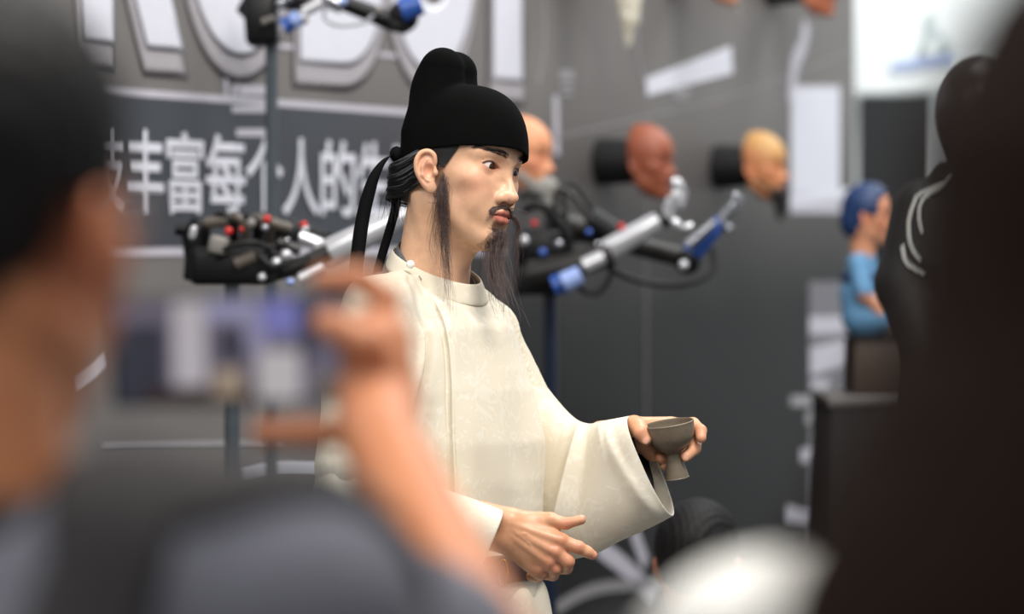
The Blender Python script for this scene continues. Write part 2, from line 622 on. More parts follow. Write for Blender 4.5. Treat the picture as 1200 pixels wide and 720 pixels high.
# ------------------------------------------------------------------ materials of the scholar
M_SKIN = skin_material('figure skin', rough=0.38)
M_BLACKCLOTH = material('black cap cloth', (6, 6, 6), rough=0.9, spec=0.07, var=0.15, vscale=25, bump=0.06, bscale=1500)
M_RIBBON = material('black ribbon', (6, 6, 7), rough=0.8, spec=0.12, var=0.1, bump=0.2, bscale=600)
M_HAIR = material('black grey hair', (22, 21, 22), rough=0.42, spec=0.5, var=0.35, vscale=400)
M_BEARD = material('brown grey beard', (84, 66, 62), rough=0.45, spec=0.5, var=0.45, vscale=160)
M_GREYCLOTH = material('grey inner collar', (104, 104, 108), rough=0.9, bump=0.2, bscale=900)
M_PEARL = material('pearl button', (235, 232, 226), rough=0.15, spec=0.7, coat=0.6)
M_BELT = material('brown leather belt', (74, 44, 34), rough=0.38, var=0.2, vscale=40, bump=0.15, bscale=300)
M_GOLD = material('gold', (226, 170, 62), rough=0.22, metal=1.0, var=0.04)
M_CLAY = material('grey brown clay', (112, 100, 84), rough=0.42, spec=0.5, var=0.10, vscale=70, bump=0.2, bscale=220)
M_DARKSLEEVE = material('black under sleeve', (18, 18, 20), rough=0.8)
M_BOOT = material('black boot cloth', (22, 21, 21), rough=0.7)


def brocade():
    """Cream silk with a tone on tone scrolling flower weave."""
    m = bpy.data.materials.new('cream brocade')
    m.use_nodes = True
    nt = m.node_tree; N = nt.nodes; Lk = nt.links
    p = N['Principled BSDF']
    tc = N.new('ShaderNodeTexCoord')
    n1 = N.new('ShaderNodeTexNoise'); n1.inputs['Scale'].default_value = 34; n1.inputs['Detail'].default_value = 1.5
    n1.inputs['Distortion'].default_value = 2.4
    Lk.new(tc.outputs['Object'], n1.inputs['Vector'])
    n3 = N.new('ShaderNodeTexNoise'); n3.inputs['Scale'].default_value = 9; n3.inputs['Detail'].default_value = 1
    Lk.new(tc.outputs['Object'], n3.inputs['Vector'])
    mul = N.new('ShaderNodeMath'); mul.operation = 'MULTIPLY_ADD'; mul.inputs[1].default_value = 0.55
    Lk.new(n3.outputs['Fac'], mul.inputs[0]); Lk.new(n1.outputs['Fac'], mul.inputs[2])
    r = N.new('ShaderNodeValToRGB')
    r.color_ramp.elements[0].position = 0.83; r.color_ramp.elements[1].position = 0.87
    Lk.new(mul.outputs[0], r.inputs['Fac'])
    mx = N.new('ShaderNodeMix'); mx.data_type = 'RGBA'
    mx.inputs['A'].default_value = (*srgb(225, 216, 197), 1)
    mx.inputs['B'].default_value = (*srgb(230, 223, 207), 1)
    Lk.new(r.outputs['Color'], mx.inputs['Factor'])
    big = N.new('ShaderNodeTexNoise'); big.inputs['Scale'].default_value = 5
    Lk.new(tc.outputs['Object'], big.inputs['Vector'])
    br = N.new('ShaderNodeValToRGB')
    br.color_ramp.elements[0].color = (0.93, 0.915, 0.88, 1); br.color_ramp.elements[1].color = (1, 1, 1, 1)
    br.color_ramp.elements[0].position = 0.35; br.color_ramp.elements[1].position = 0.65
    Lk.new(big.outputs['Fac'], br.inputs['Fac'])
    m2 = N.new('ShaderNodeMix'); m2.data_type = 'RGBA'; m2.blend_type = 'MULTIPLY'; m2.inputs['Factor'].default_value = 1
    Lk.new(mx.outputs['Result'], m2.inputs['A']); Lk.new(br.outputs['Color'], m2.inputs['B'])
    Lk.new(m2.outputs['Result'], p.inputs['Base Color'])
    rr = N.new('ShaderNodeMapRange'); rr.inputs['To Min'].default_value = 0.82; rr.inputs['To Max'].default_value = 0.60
    Lk.new(r.outputs['Color'], rr.inputs['Value']); Lk.new(rr.outputs['Result'], p.inputs['Roughness'])
    p.inputs['Sheen Weight'].default_value = 0.15
    fine = N.new('ShaderNodeTexNoise'); fine.inputs['Scale'].default_value = 900
    Lk.new(tc.outputs['Object'], fine.inputs['Vector'])
    sm = N.new('ShaderNodeMath'); sm.operation = 'MULTIPLY_ADD'; sm.inputs[1].default_value = 0.35
    Lk.new(fine.outputs['Fac'], sm.inputs[0]); Lk.new(r.outputs['Color'], sm.inputs[2])
    b = N.new('ShaderNodeBump'); b.inputs['Strength'].default_value = 0.10; b.inputs['Distance'].default_value = 0.001
    Lk.new(sm.outputs[0], b.inputs['Height']); Lk.new(b.outputs['Normal'], p.inputs['Normal'])
    return m


M_ROBE = brocade()

# ------------------------------------------------------------------ the scholar figure
BYAW = math.radians(35)
BF = np.array([math.cos(BYAW), -math.sin(BYAW), 0]); BL = np.array([math.sin(BYAW), math.cos(BYAW), 0])
poet = thing('person', (W(500, 0)[0], 5.62, 0.0), 'life-size scholar figure in cream robe and black cap holding out a clay cup', 'person')

# head frame
HYAW, HROLL, HPITCH = 33, 8, 3
HM = rot('Z', -HYAW) @ rot('X', -HROLL) @ rot('Y', HPITCH)
HO = W(534, 196, 0.0)
HS = 1.0


def H(p):
    return HO + HS * (np.asarray(p, float) @ HM.T)


SH = head_field(0.0009)
hv, hf = SH.mesh()
hv = relax(hv, hf, 1, 0.4)
nk_ = np.clip((-.022 - hv[:, 2]) / .012, 0, 1) * np.clip((.012 - hv[:, 0]) / .015, 0, 1)      # soften the nape
hv = hv + nk_[:, None] * (relax(hv, hf, 60, .6) - hv)
SKIN = (233, 187, 152)
hp = face_pigment(hv, SKIN, cheek=(228, 158, 130), stubble=0.35)
parts_V = [H(hv)]; parts_F = [hf]; parts_C = [hp]


def hand_mesh(lo, hi, build, h=0.0011):
    S = SDF(lo, hi, h)
    build(S)
    V, F = S.mesh()
    return relax(V, F, 2, 0.5), F


# right hand: back of the hand to the camera, index finger reaching out
def Rp(px, py, d=0.0):
    return W(px, py, -0.22 + d)


def right_hand(S):
    S.rc(Rp(540, 600, .012), Rp(597, 612, 0), .0225, .0195, .01)
    S.rc(Rp(535, 624, .012), Rp(590, 631, 0), .0215, .0195, .01)
    k = .009
    S.rc(Rp(598, 616), Rp(657, 634.5, -.004), .0165, .0120, k)
    S.rc(Rp(596, 622), Rp(651, 648, -.006), .0165, .0125, k)
    S.rc(Rp(594, 628), Rp(643, 660, -.003), .0160, .0118, k)
    S.rc(Rp(590, 634), Rp(630, 669, .004), .0150, .0112, k)
    S.rc(Rp(600, 612, .004), Rp(634, 611, .006), .0175, .0125, k)
    S.ell(Rp(630, 628, .004), (.030, .012, .022), .008)
    S.ell(Rp(642, 622, .006), (.014, .008, .012), .01)
    # thumb
    S.chain([Rp(634, 610.5, .006), Rp(645, 609.5, .002), Rp(663, 614, -.002), Rp(681, 609.6, -.004)], [.0122, .0102, .0080, .0068], .004)
    S.ell(Rp(681.5, 606.6, -.0050), (.0062, .0044, .0034), .0006, R=rot('Y', 8))
    # index
    S.chain([Rp(657, 634.5, -.004), Rp(678, 642, -.006), Rp(688, 647, -.003), Rp(694.5, 651, 0)], [.0105, .0088, .0078, .0068], .004)
    # curled fingers
    S.chain([Rp(651, 648, -.006), Rp(665.5, 658.5, -.006), Rp(664, 666, .016), Rp(652, 668, .026)], [.0112, .0095, .0085, .0075], .003)
    S.chain([Rp(643, 660, -.003), Rp(650.5, 667, -.002), Rp(648, 674.5, .018), Rp(637, 674, .028)], [.0105, .0088, .0080, .007], .003)
    S.chain([Rp(630, 669, .004), Rp(634.5, 672.5, .006), Rp(631, 677, .020), Rp(622, 676, .028)], [.0098, .0080, .0072, .0065], .003)
    # knuckles and tendons
    for x, y, d in ((657, 633.5, -.0115), (651, 647, -.0140), (643.5, 658.5, -.0105), (631, 667, -.0030)):
        S.ell(Rp(x, y, d), .0052, .006)
    for a, b in (((602, 615, -.0150), (652, 632, -.0135)), ((600, 621, -.0150), (645, 645, -.0160)), ((598, 628, -.0145), (637, 656, -.0125))):
        S.rc(Rp(*a), Rp(*b), .0022, .0026, .006)
    S.chain([Rp(596, 614, -.0175), Rp(606, 626, -.0178), Rp(620, 637, -.0168), Rp(629, 651, -.0140)], [.0012, .0016, .0016, .0010], .002)
    S.chain([Rp(606, 626, -.0178), Rp(616, 626, -.0176), Rp(628, 634, -.0166)], [.0013, .0013, .0009], .002)
    # creases over the finger joints
    for x, y in ((664, 610), (678.5, 640.5)):
        for q in (-1.6, 0, 1.6):
            S.rc(Rp(x + q, y - 6, -.012), Rp(x + q - 1, y + 5, -.012), .0005, .0005, .0012, 's')


V, F = hand_mesh(Rp(530, 690, -.05), Rp(705, 585, .06), right_hand)
C = np.tile(np.array(srgb(222, 166, 128)), (len(V), 1))


def tint(C, V, c, s, col, a):
    w = np.clip(a * gauss(V, c, s), 0, 1)[:, None]
    return C * (1 - w) + np.array(srgb(col)) * w


for c in ((657, 634, -.014), (651, 647, -.016), (644, 659, -.012), (632, 668, -.004), (666, 659, -.012), (651, 667, -.01), (664, 613, -.01), (679, 641, -.014)):
    C = tint(C, V, Rp(*c), .010, (206, 126, 100), .55)
C = tint(C, V, Rp(683, 607, -.004), .0075, (238, 178, 152), .8)
C = tint(C, V, Rp(696, 652, -.004), .0065, (224, 140, 116), .6)
parts_V.append(V); parts_F.append(F); parts_C.append(C)


# left hand: cradles the cup from behind, palm towards the camera
def Lp(px, py, d=0.0):
    return W(px, py, -0.05 + d)


def left_hand(S):
    S.rc(Lp(705, 510, .075), Lp(742, 507, .032), .021, .0205, .01)
    k = .008
    S.rc(Lp(744, 500, .026), Lp(786, 498.5, .050), .0140, .0125, k)
    S.rc(Lp(745, 506, .028), Lp(785, 508, .052), .0150, .0125, k)
    S.rc(Lp(746, 514, .028), Lp(782, 519, .052), .0150, .0120, k)
    S.rc(Lp(748, 518, .026), Lp(777, 529, .048), .0140, .0115, k)
    S.rc(Lp(744, 508, .012), Lp(764, 531, .024), .0150, .0130, k)
    S.rc(Lp(743, 500, .010), Lp(748, 503, -.006), .0165, .0140, k)
    S.chain([Lp(747, 500, -.004), Lp(750.5, 507, -.018), Lp(756.5, 515, -.020)], [.0125, .0108, .0092], .004)
    S.chain([Lp(786, 498.5, .050), Lp(812, 497.5, .038), Lp(821, 505, .010), Lp(821.5, 513.5, -.004)], [.0112, .0098, .0088, .0076], .003)
    S.chain([Lp(785, 508, .052), Lp(815, 516, .032), Lp(814, 526, .008), Lp(804, 535, -.008)], [.0112, .0100, .0090, .0080], .003)
    S.chain([Lp(782, 519, .050), Lp(804, 533, .034), Lp(790, 537, .023), Lp(773.5, 537, .006)], [.0108, .0092, .0082, .0076], .003)
    S.ell(Lp(757.2, 516.8, -.0272), (.0052, .0024, .0062), .0004, R=rot('Y', 25))
    S.ell(Lp(803.2, 537.4, -.0138), (.0048, .0026, .0052), .0004, R=rot('Y', -40))
    S.chain([Lp(777, 529, .046), Lp(795, 545, .034), Lp(786, 546.5, .026), Lp(778, 546, .014)], [.0100, .0082, .0074, .0066], .003)


V, F = hand_mesh(Lp(690, 565, -.06), Lp(840, 470, .09), left_hand)
C = np.tile(np.array(srgb(222, 166, 128)), (len(V), 1))
for c, col, a, s in (((757, 517, -.030), (240, 186, 160), .8, .007), ((822, 516, -.012), (236, 172, 146), .7, .006), ((803, 537, -.016), (240, 184, 158), .7, .006),
                     ((769, 537, 0), (196, 110, 84), .6, .008), ((750, 507, -.028), (214, 140, 110), .5, .009), ((821, 505, 0), (212, 136, 106), .5, .009)):
    C = tint(C, V, Lp(*c), s, col, a)
parts_V.append(V); parts_F.append(F); parts_C.append(C)

# what the robe covers: trunk, arms and legs, coarse
S = SDF(W(360, 0)[:1].tolist() + [5.2, 0.02], [W(760, 0)[0], 5.95, 1.46], 0.010)
cxy = np.array([W(507, 0)[0], 5.6])
S.loft([0.92, 1.05, 1.2, 1.33, 1.42], [cxy[0]] * 5, [cxy[1]] * 5, [.15, .13, .15, .15, .08], [.09, .09, .1, .095, .06], math.radians(90) - BYAW)
for sgn in (-1, 1):
    hip = np.array([cxy[0], cxy[1], .95]) + sgn * .08 * BL
    foot = np.array([cxy[0], cxy[1], .10]) + sgn * .09 * BL
    S.rc(hip, (hip + foot) / 2, .08, .055, .04); S.rc((hip + foot) / 2, foot, .055, .04, .02)
S.chain([W(446, 372, -.12), W(428, 560, -.16), W(550, 618, -.20)], [.040, .030, .022], .02)
S.chain([W(565, 392, .15), W(622, 550, .18), W(706, 512, .035)], [.036, .030, .018], .02)
V, F = S.mesh()
parts_V.append(V); parts_F.append(F); parts_C.append(np.tile(np.array(srgb(SKIN)), (len(V), 1)))
o = 0; FF = []
for V, F in zip(parts_V, parts_F):
    FF.append(F + o); o += len(V)
body = mesh_obj('body', np.vstack(parts_V), np.vstack(FF), M_SKIN, poet, pigment=np.vstack(parts_C))

# eyes
M_LASH = material('lash', (44, 22, 20), rough=0.6, var=0)
M_EYE = skin_material('glass eye', rough=0.06, sss=0.0)
M_EYE.node_tree.nodes['Principled BSDF'].inputs['Coat Weight'].default_value = 0.0


def eyeball(c, gaze, parent, frame, name='eye'):
    mb = MB().ball((0, 0, 0), 0.0123, n=128)
    V = np.array(mb.v)
    g = np.asarray(gaze, float); g /= np.linalg.norm(g)
    ang = np.degrees(np.arccos(np.clip(V @ g / 0.0123, -1, 1)))
    C = np.tile(np.array(srgb(226, 214, 206)), (len(V), 1))
    C[ang < 29] = srgb(20, 12, 8)
    C[ang < 25] = srgb(62, 38, 24)
    C[ang < 12] = srgb(8, 6, 6)
    V = V * (1 + 0.05 * np.exp(-(ang / 26) ** 2))[:, None]
    return mesh_obj(name, frame(V + np.asarray(c)), mb.f, M_EYE, parent, pigment=C)


for s in (-1, 1):
    eyeball((0.0722, s * 0.0325, -0.0005), (1, 0.10, -0.10), poet, H)
    yy = np.linspace(-.0130, .0135, 24)                  # lash line along the upper lid
    zz = np.sqrt(np.maximum(0, 0.0222 ** 2 - yy ** 2)) - 0.0160 + yy * 0.10 + 0.0006
    xx = 0.0715 + np.sqrt(np.maximum(0, 0.0143 ** 2 - (yy * .92) ** 2 - zz ** 2))
    MB().tube(H(np.stack([xx, s * (0.0325 + yy), zz], 1)), 0.00055 * np.sin(np.linspace(.25, 2.9, 24)) + .0002, 6).build('lash_line', M_LASH, poet)

def push(q, off=0.0006):
    """Move points (head space) that lie inside the head out to the skin."""
    q = np.array(q, float)
    for _ in range(4):
        i = np.clip(np.round((q - SH.lo) / SH.h).astype(int), 1, SH.n - 2)
        d = SH.d[i[:, 0], i[:, 1], i[:, 2]]
        q = q + SH.normals(q) * np.maximum(off - d, 0)[:, None] * (d < off)[:, None]
    return q


def Hinv(p):
    return ((np.asarray(p, float) - HO) / HS) @ HM


# ---- hair: a scalp shell below the cap plus combed strands
S = SDF((-0.115, -0.095, -0.075), (0.09, 0.095, 0.06), 0.002)
S.ell((0.003, 0, 0.030), (0.0905, 0.0748, 0.085))
S.ell((-0.068, 0, -0.024), (0.036, 0.048, 0.034), 0.02)


def hairline(x, y, z):
    # keep: behind a line that drops from the temple to behind the ear
    front = (x - (0.053 - 0.72 * (0.026 - z))) * 0.8
    low = (-0.010 - z) - np.clip((0.000 - x) * 3.0, 0, 0.055)
    side = np.where(x > -0.010, (-0.0125 - z), -1)
    return np.maximum(np.maximum(np.maximum(front, low), side), z - 0.026)


S.op(hairline, (-0.115, -0.095, -0.075), (0.09, 0.095, 0.06), 0.004, 'i')
V, F = S.mesh()
V = relax(V, F, 2)
hair = mesh_obj('hair', H(V), F, M_HAIR, poet)
paths = []
for i in range(260):                                     # combed back behind the ear to the nape
    s = -1 if i % 4 else 1
    t = rnd.random()
    a = np.array([-0.004 - 0.012 * rnd.random(), s * 0.0745, 0.016 - 0.055 * t])
    b = np.array([-0.045, s * (0.070 - 0.012 * t), 0.000 - 0.055 * t])
    c = np.array([-0.082, s * (0.042 + 0.008 * rnd.random()), -0.008 - 0.050 * t])
    d = np.array([-0.098 + 0.012 * t, s * 0.012 * rnd.random(), -0.016 - 0.046 * t])
    n = np.array([0, 0, 0])
    e = np.array([-0.092 + 0.012 * t, -s * 0.030, -0.016 - 0.046 * t])
    paths.append(H(smoothpath([a, b, c, d, e], 14) + np.array([rnd.uniform(-.002, .001), s * rnd.uniform(.0003, .0022), 0])))
for i in range(260):                                     # temple
    s = -1 if i % 3 else 1
    t = rnd.random()
    a = np.array([0.053 - 0.026 * t, s * 0.0690, 0.028 - 0.038 * t])
    b = np.array([0.032 - 0.014 * t, s * 0.0745, 0.024 - 0.034 * t])
    c = np.array([0.006, s * 0.0772, 0.022 - 0.030 * t])
    paths.append(H(push(smoothpath([a, b, c], 9), rnd.uniform(.0002, .0014))))
for i in range(26):                                      # loose flyaways by the nape
    a = np.array([-0.060 - rnd.random() * 0.03, -0.050 + rnd.random() * .03, -0.035])
    b = a + np.array([rnd.uniform(-.012, .012), rnd.uniform(-.008, .004), -.025])
    c = b + np.array([rnd.uniform(-.014, .014), rnd.uniform(-.008, .004), -.03])
    paths.append(H(smoothpath([a, b, c], 8)))
strands('hair_strand', paths, 0.00042, M_HAIR, hair)['kind'] = 'stuff'
M_GREYHAIR = material('grey hair', (136, 136, 140), rough=0.4, spec=0.5, var=0.2, vscale=300)
strands('grey_hair_strand', [q + np.array([rnd.uniform(-.001, .001), -.0012, 0]) for q in paths[:260:6]], 0.00030, M_GREYHAIR, hair)['kind'] = 'stuff'

# ---- eyebrows, moustache, goatee, side beard
paths = []
for s in (-1, 1):
    for i in range(150):
        t = rnd.random()
        y = 0.013 + 0.040 * t
        z = 0.0190 + 0.0052 * math.sin(t * 2.2) - 0.002 * t + rnd.uniform(-.0038, .0034) * (1 - .5 * t)
        x = 0.0945 - 0.026 * t ** 1.7
        a = np.array([x - .001, s * y, z])
        d = np.array([-0.003 - 0.002 * t, s * 0.006, 0.003 - 0.004 * t])
        paths.append(H(push([a, a + d * 0.5, a + d], .0005)))
strands('eyebrow', paths, 0.00022, M_HAIR, poet)['kind'] = 'stuff'


def lock(n, root_fn, px_path, spread0, spread1, radius, name, curl=0.002, seed=1, n_pt=22):
    """Hair hanging in a lock: root points on the face, then a path given by way points in the world."""
    r = random.Random(seed)
    out = []
    for i in range(n):
        root = root_fn(r)
        ln = 0.28 + 0.72 * r.random()
        K = np.array(px_path, float)
        q = smoothpath(np.vstack([root[None, :], K]), 40)
        m = max(6, int(40 * ln))
        q = q[:m]
        t = np.linspace(0, 1, 40)[:m]
        off = np.array([r.gauss(0, 1), r.gauss(0, 1), 0]) / 1.4
        off2 = np.array([r.gauss(0, 1), r.gauss(0, 1), 0]) / 1.4
        ph, fr = r.random() * 6.28, r.uniform(5, 15)
        w = np.clip(t * 7, 0, 1)
        wob = curl * r.uniform(.3, 1.4) * np.stack([np.sin(fr * t + ph), np.cos(fr * 1.2 * t + ph), 0 * t], 1)
        q = q + w[:, None] * (off[None] * spread0 * (1 - t)[:, None] + off2[None] * (spread1 * t)[:, None] + wob * t[:, None] ** 0.5)
        q[:, 2] = q[0, 2] + (q[:, 2] - q[0, 2]) * r.uniform(.82, 1.12)
        q = H(push(Hinv(q), 0.0005 + 0.004 * r.random() ** 2))
        out.append(q)
    return out


# side beard in front of the ear, far side too
def near_root(r):
    t = r.random() ** 0.7
    return H((0.025 - 0.002 * t + r.uniform(-1, 1) * (.002 + .009 * t), -0.0650, -0.014 - 0.040 * t))



P = lock(270, near_root, [W(519, 235, -.078), W(521, 280, -.082), W(524, 325, -.092), W(526, 372, -.112)], .0075, .0065, .0004, 'x', .0032, 3)
near_root2 = lambda r: H((0.030 + r.uniform(-.008, .008), -0.0655, -0.02 - 0.05 * r.random()))
P += lock(60, near_root2, [W(514, 240, -.076), W(508, 280, -.078), W(513, 315, -.09)], .008, .010, .0004, 'x', .003, 5)
P += lock(60, lambda r: H((0.024 + r.uniform(-.010, .009), 0.0655, -0.016 - 0.036 * r.random())),
          [H((0.024, .068, -.09)), H((0.026, .068, -.13)), H((0.03, .066, -.18))], .006, .006, .0004, 'x', .002, 4)
strands('side_beard', P, 0.00022, M_BEARD, poet)['kind'] = 'stuff'
# goatee
chin_root = lambda r: H((0.0895 - r.random() * .012, r.gauss(0, .0085), -0.086 - 0.024 * r.random()))
P = lock(420, chin_root, [W(582, 287, -.064), W(580, 310, -.075), W(585, 340, -.095), W(591, 368, -.112)], .0105, .012, .0004, 'x', .0045, 8)
P += lock(60, chin_root, [W(580, 287, -.064), W(571, 318, -.080), W(575, 348, -.10)], .008, .008, .0004, 'x', .003, 9)
P += lock(14, chin_root, [W(588, 287, -.062), W(598, 320, -.075), W(607, 352, -.09), W(618, 392, -.11)], .006, .010, .0004, 'x', .006, 10)
strands('goatee', P, 0.00028, M_BEARD, poet)['kind'] = 'stuff'
# moustache: near and far halves
P = []
for s in (-1, 1):
    rt = lambda r, s=s: H((0.0965 - .010 * r.random(), s * (.002 + .020 * r.random()), -0.0535 - .003 * r.random()))
    r = random.Random(20 + s)
    for i in range(190):
        u = r.random()
        a = np.array([0.0985 - .014 * u, s * (.002 + .021 * u), -.0545 - .0055 * u + r.uniform(-.0022, .0022)])
        d = np.array([-.005, s * .008, -.0050 - .003 * u])
        P.append(H(push(smoothpath([a, a + .5 * d, a + d], 7), .0007)))
P += lock(70, lambda r: H((0.092, 0.010 + .008 * r.random(), -0.0575)), [H((0.101, .024, -.072)), H((0.104, .030, -.09)), H((0.1045, .031, -.13)), H((0.107, .035, -.185))], .004, .006, .0004, 'x', .003, 30)
P += lock(26, lambda r: H((0.088, -0.014 - .008 * r.random(), -0.0590)), [H((0.088, -.026, -.071)), H((0.084, -.029, -.082))], .002, .004, .0003, 'x', .001, 31)
P += lock(5, lambda r: H((0.095, 0.012, -0.054)), [H((0.106, .030, -.06)), H((0.112, .04, -.10)), H((0.125, .05, -.16))], .012, .022, .0004, 'x', .006, 33)
strands('moustache', P, 0.00028, M_BEARD, poet)['kind'] = 'stuff'

# ---- black cap with two lobes at the back
S = SDF((-0.115, -0.095, -0.02), (0.135, 0.095, 0.20), 0.0014)


def dome(x, y, z):
    q = ((x - 0.012) / 0.1005) ** 2 + (y / 0.0800) ** 2
    return ((q ** 1.25 + (np.maximum(z, 0) / 0.121) ** 2.5) ** 0.4 - 1) * 0.085


S.op(dome, (-.115, -.095, -.02), (.135, .095, .13))
for s in (1, -1):
    S.rc((-0.0350, s * 0.018, 0.045), (-0.0330, s * 0.0165, 0.1400), 0.0465, 0.0330, .010 if s > 0 else .004)
    S.ell((-0.037, s * 0.0165, 0.10), (0.043, 0.034, 0.070), .004)


def brim(x, y, z):
    line = np.interp(x, [-.09, -.07, 0, .06, .09, .11], [-.004, -.001, .014, .0232, .0270, .0285]) - 0.0085 * np.clip((y + .01) / .055, 0, 1) * np.clip(x / .05, 0, 1)
    return (line - z) * 0.95


S.op(brim, (-.115, -.095, -.02), (.135, .095, .2), 0.0015, 'i')
# hollow, so that it sits on the head like a cap
S.ell((0.012, 0, 0.015), (0.0965, 0.0762, 0.096), 0.0, 's')
V, F = S.mesh()
V = relax(V, F, 2, 0.5)
hat = mesh_obj('hat', H(V), F, M_BLACKCLOTH, poet)
mb = MB()                                               # seam along the near lobe
q = smoothpath([(-0.050, -0.034, .166), (-0.050, -0.047, .150), (-0.047, -0.0560, .12), (-0.042, -0.0640, .09), (-0.038, -0.073, .06)], 30)
for _ in range(6):
    i = np.round((q - S.lo) / S.h).astype(int)
    q = q - 0.8 * S.d[i[:, 0], i[:, 1], i[:, 2]][:, None] * S.normals(q)
q = smoothpath(q[::5], 30)
mb.tube(H(q), 0.0009, 6)
mb.build('seam', M_BLACKCLOTH, hat)


def ribbon(name, path, width, wdir, mat, parent, thick=0.0012):
    P = smoothpath(path, 30); n = len(P)
    w = np.interp(np.linspace(0, 1, n), np.linspace(0, 1, len(width)), width)
    w = w[:, None] * np.asarray(wdir)[None] / 2
    nn = np.array([0, thick, 0])
    V = np.vstack([P - w - nn, P + w - nn, P + w + nn, P - w + nn])
    F = []
    for i in range(n - 1):
        for a, b in ((0, 1), (1, 2), (2, 3), (3, 0)):
            F.append((a * n + i, b * n + i, b * n + i + 1, a * n + i + 1))
    F += [(0, n, 2 * n, 3 * n), (n - 1, 4 * n - 1, 3 * n - 1, 2 * n - 1)]
    return mesh_obj(name, V, F, mat, parent)


r1 = [W(464, 180, -.005), W(452, 186, -.02), W(440, 203, -.03), (W(431, 230, -.035)), W(424, 262, -.04), W(419, 300, -.05), W(416, 330, -.06)]
ribbon('ribbon', r1, [.008, .014, .020, .0235, .0235, .023, .021], (.93, 0, .36), M_RIBBON, hat)
r2 = [W(466, 183, .02), W(466, 205, .02), W(464, 240, .02), W(457, 268, .015), W(449, 295, .01), W(442, 320, .0)]
ribbon('ribbon', r2, [.008, .012, .015, .016, .016, .015], (.95, 0, .3), M_RIBBON, hat)
MB().ball(W(464.5, 181, -.006), (.010, .010, .012), 16).build('knot', M_RIBBON, hat)

# ------------------------------------------------------------------ robe
S = SDF((W(340, 0)[0], 5.30, 0.99), (W(665, 0)[0], 5.90, 1.53), 0.0024)
rows = [  # py, centre px, lateral radius, fore-and-aft radius
    (330, 490, .095, .060), (344, 492, .130, .080), (358, 494, .152, .095), (386, 496, .176, .108),
    (407, 497, .186, .114), (457, 508, .188, .124), (517, 515, .186, .134), (560, 516, .186, .135), (600, 515, .184, .134), (650, 512, .178, .130), (720, 510, .178, .130)]
S.loft([CAMZ - (r[0] - 290) * 5.6 / FPX for r in rows], [W(r[1], 0)[0] for r in rows], [5.62, 5.612, 5.606] + [5.6] * (len(rows) - 3), [r[2] for r in rows], [r[3] for r in rows],
       math.radians(90) - BYAW)
S.rc(W(478, 331, -.06), W(446, 364, -.122), .022, .054, .03)
S.rc(W(538, 346, .06), W(567, 385, .14), .028, .045, .03)
S.chain([W(444, 367, -.122), W(438, 450, -.145), W(434, 545, -.160)], [.054, .071, .078], .010)
S.rc(W(567, 385, .14), W(604, 470, .14), .045, .050, .015)
CCX = W(512, 0)[0]


def neck_hole(x, y, z):
    plane = (z - (CAMZ - 20 / 803.0 - .027)) + 0.42 * ((x - CCX) * BF[0] + (y - 5.6) * BF[1])
    return np.maximum(np.sqrt((x - CCX) ** 2 + (y - 5.6) ** 2) - .0745, -plane)


S.op(neck_hole, (CCX - .085, 5.51, 1.38), (CCX + .085, 5.69, 1.53), .004, 's')
V, F = S.mesh()
V = relax(V, F, 5, 0.6)
N = S.normals(V)
px = 600 + V[:, 0] / V[:, 1] * FPX; py = 290 + (CAMZ - V[:, 2]) / V[:, 1] * FPX


def sstep(a, b, x):
    t = np.clip((x - a) / (b - a), 0, 1)
    return t * t * (3 - 2 * t)


near = sstep(0.05, 0.35, -N[:, 1])
edge = np.interp(py, [300, 306, 326, 364, 397, 439, 495, 540, 600, 720], [478, 481, 491, 515, 524, 528, 529, 531, 534, 538])
inner = np.clip((px - 497) / 3, 0, 1) * (py > 395) + (py <= 395)
disp = 0.0075 * near * sstep(-1.4, 0.8, px - edge)
disp -= 0.0060 * near * np.exp(-((px - edge + 3.0) / 2.6) ** 2) * sstep(310, 340, py)


def crease(path, width, depth, ydir=False):
    P = smoothpath(path, 80)
    d2 = np.full(len(V), 1e9)
    tt = np.zeros(len(V))
    for i, (a, b) in enumerate(P):
        q = (px - a) ** 2 + (py - b) ** 2
        m = q < d2
        d2 = np.where(m, q, d2); tt = np.where(m, i / 79, tt)
    return depth * near * np.exp(-d2 / width ** 2) * np.sin(np.pi * np.clip(tt, .04, .96)) ** 0.6


disp += crease([(470, 318), (484, 352), (494, 392), (490, 440), (484, 480)], 4, .009)      # shoulder seam and the fold under it
disp -= crease([(478, 330), (492, 372), (501, 400), (497, 450), (490, 500)], 5, .010)
disp += crease([(540, 460), (548, 520), (546, 600)], 14, .004)
disp -= crease([(600, 430), (606, 500), (600, 580)], 16, .004)
disp += crease([(622, 460), (630, 520), (628, 590)], 9, .004)
disp -= crease([(505, 480), (508, 530), (514, 585)], 9, .005)
disp += crease([(450, 360), (440, 430), (430, 500)], 16, .004)
disp -= crease([(415, 400), (402, 460), (392, 530)], 10, .005)
disp += 0.0016 * np.sin(V[:, 0] * 34 + 3 * np.sin(V[:, 2] * 9)) * sstep(360, 420, py)
disp += 0.0012 * np.sin(V[:, 2] * 40 + V[:, 0] * 22 + 2 * np.sin(V[:, 0] * 30))
disp *= sstep(.080, .098, np.hypot(V[:, 0] - CCX, V[:, 1] - 5.6))
V = V + N * disp[:, None]
robe = mesh_obj('robe', V, F, M_ROBE, poet)


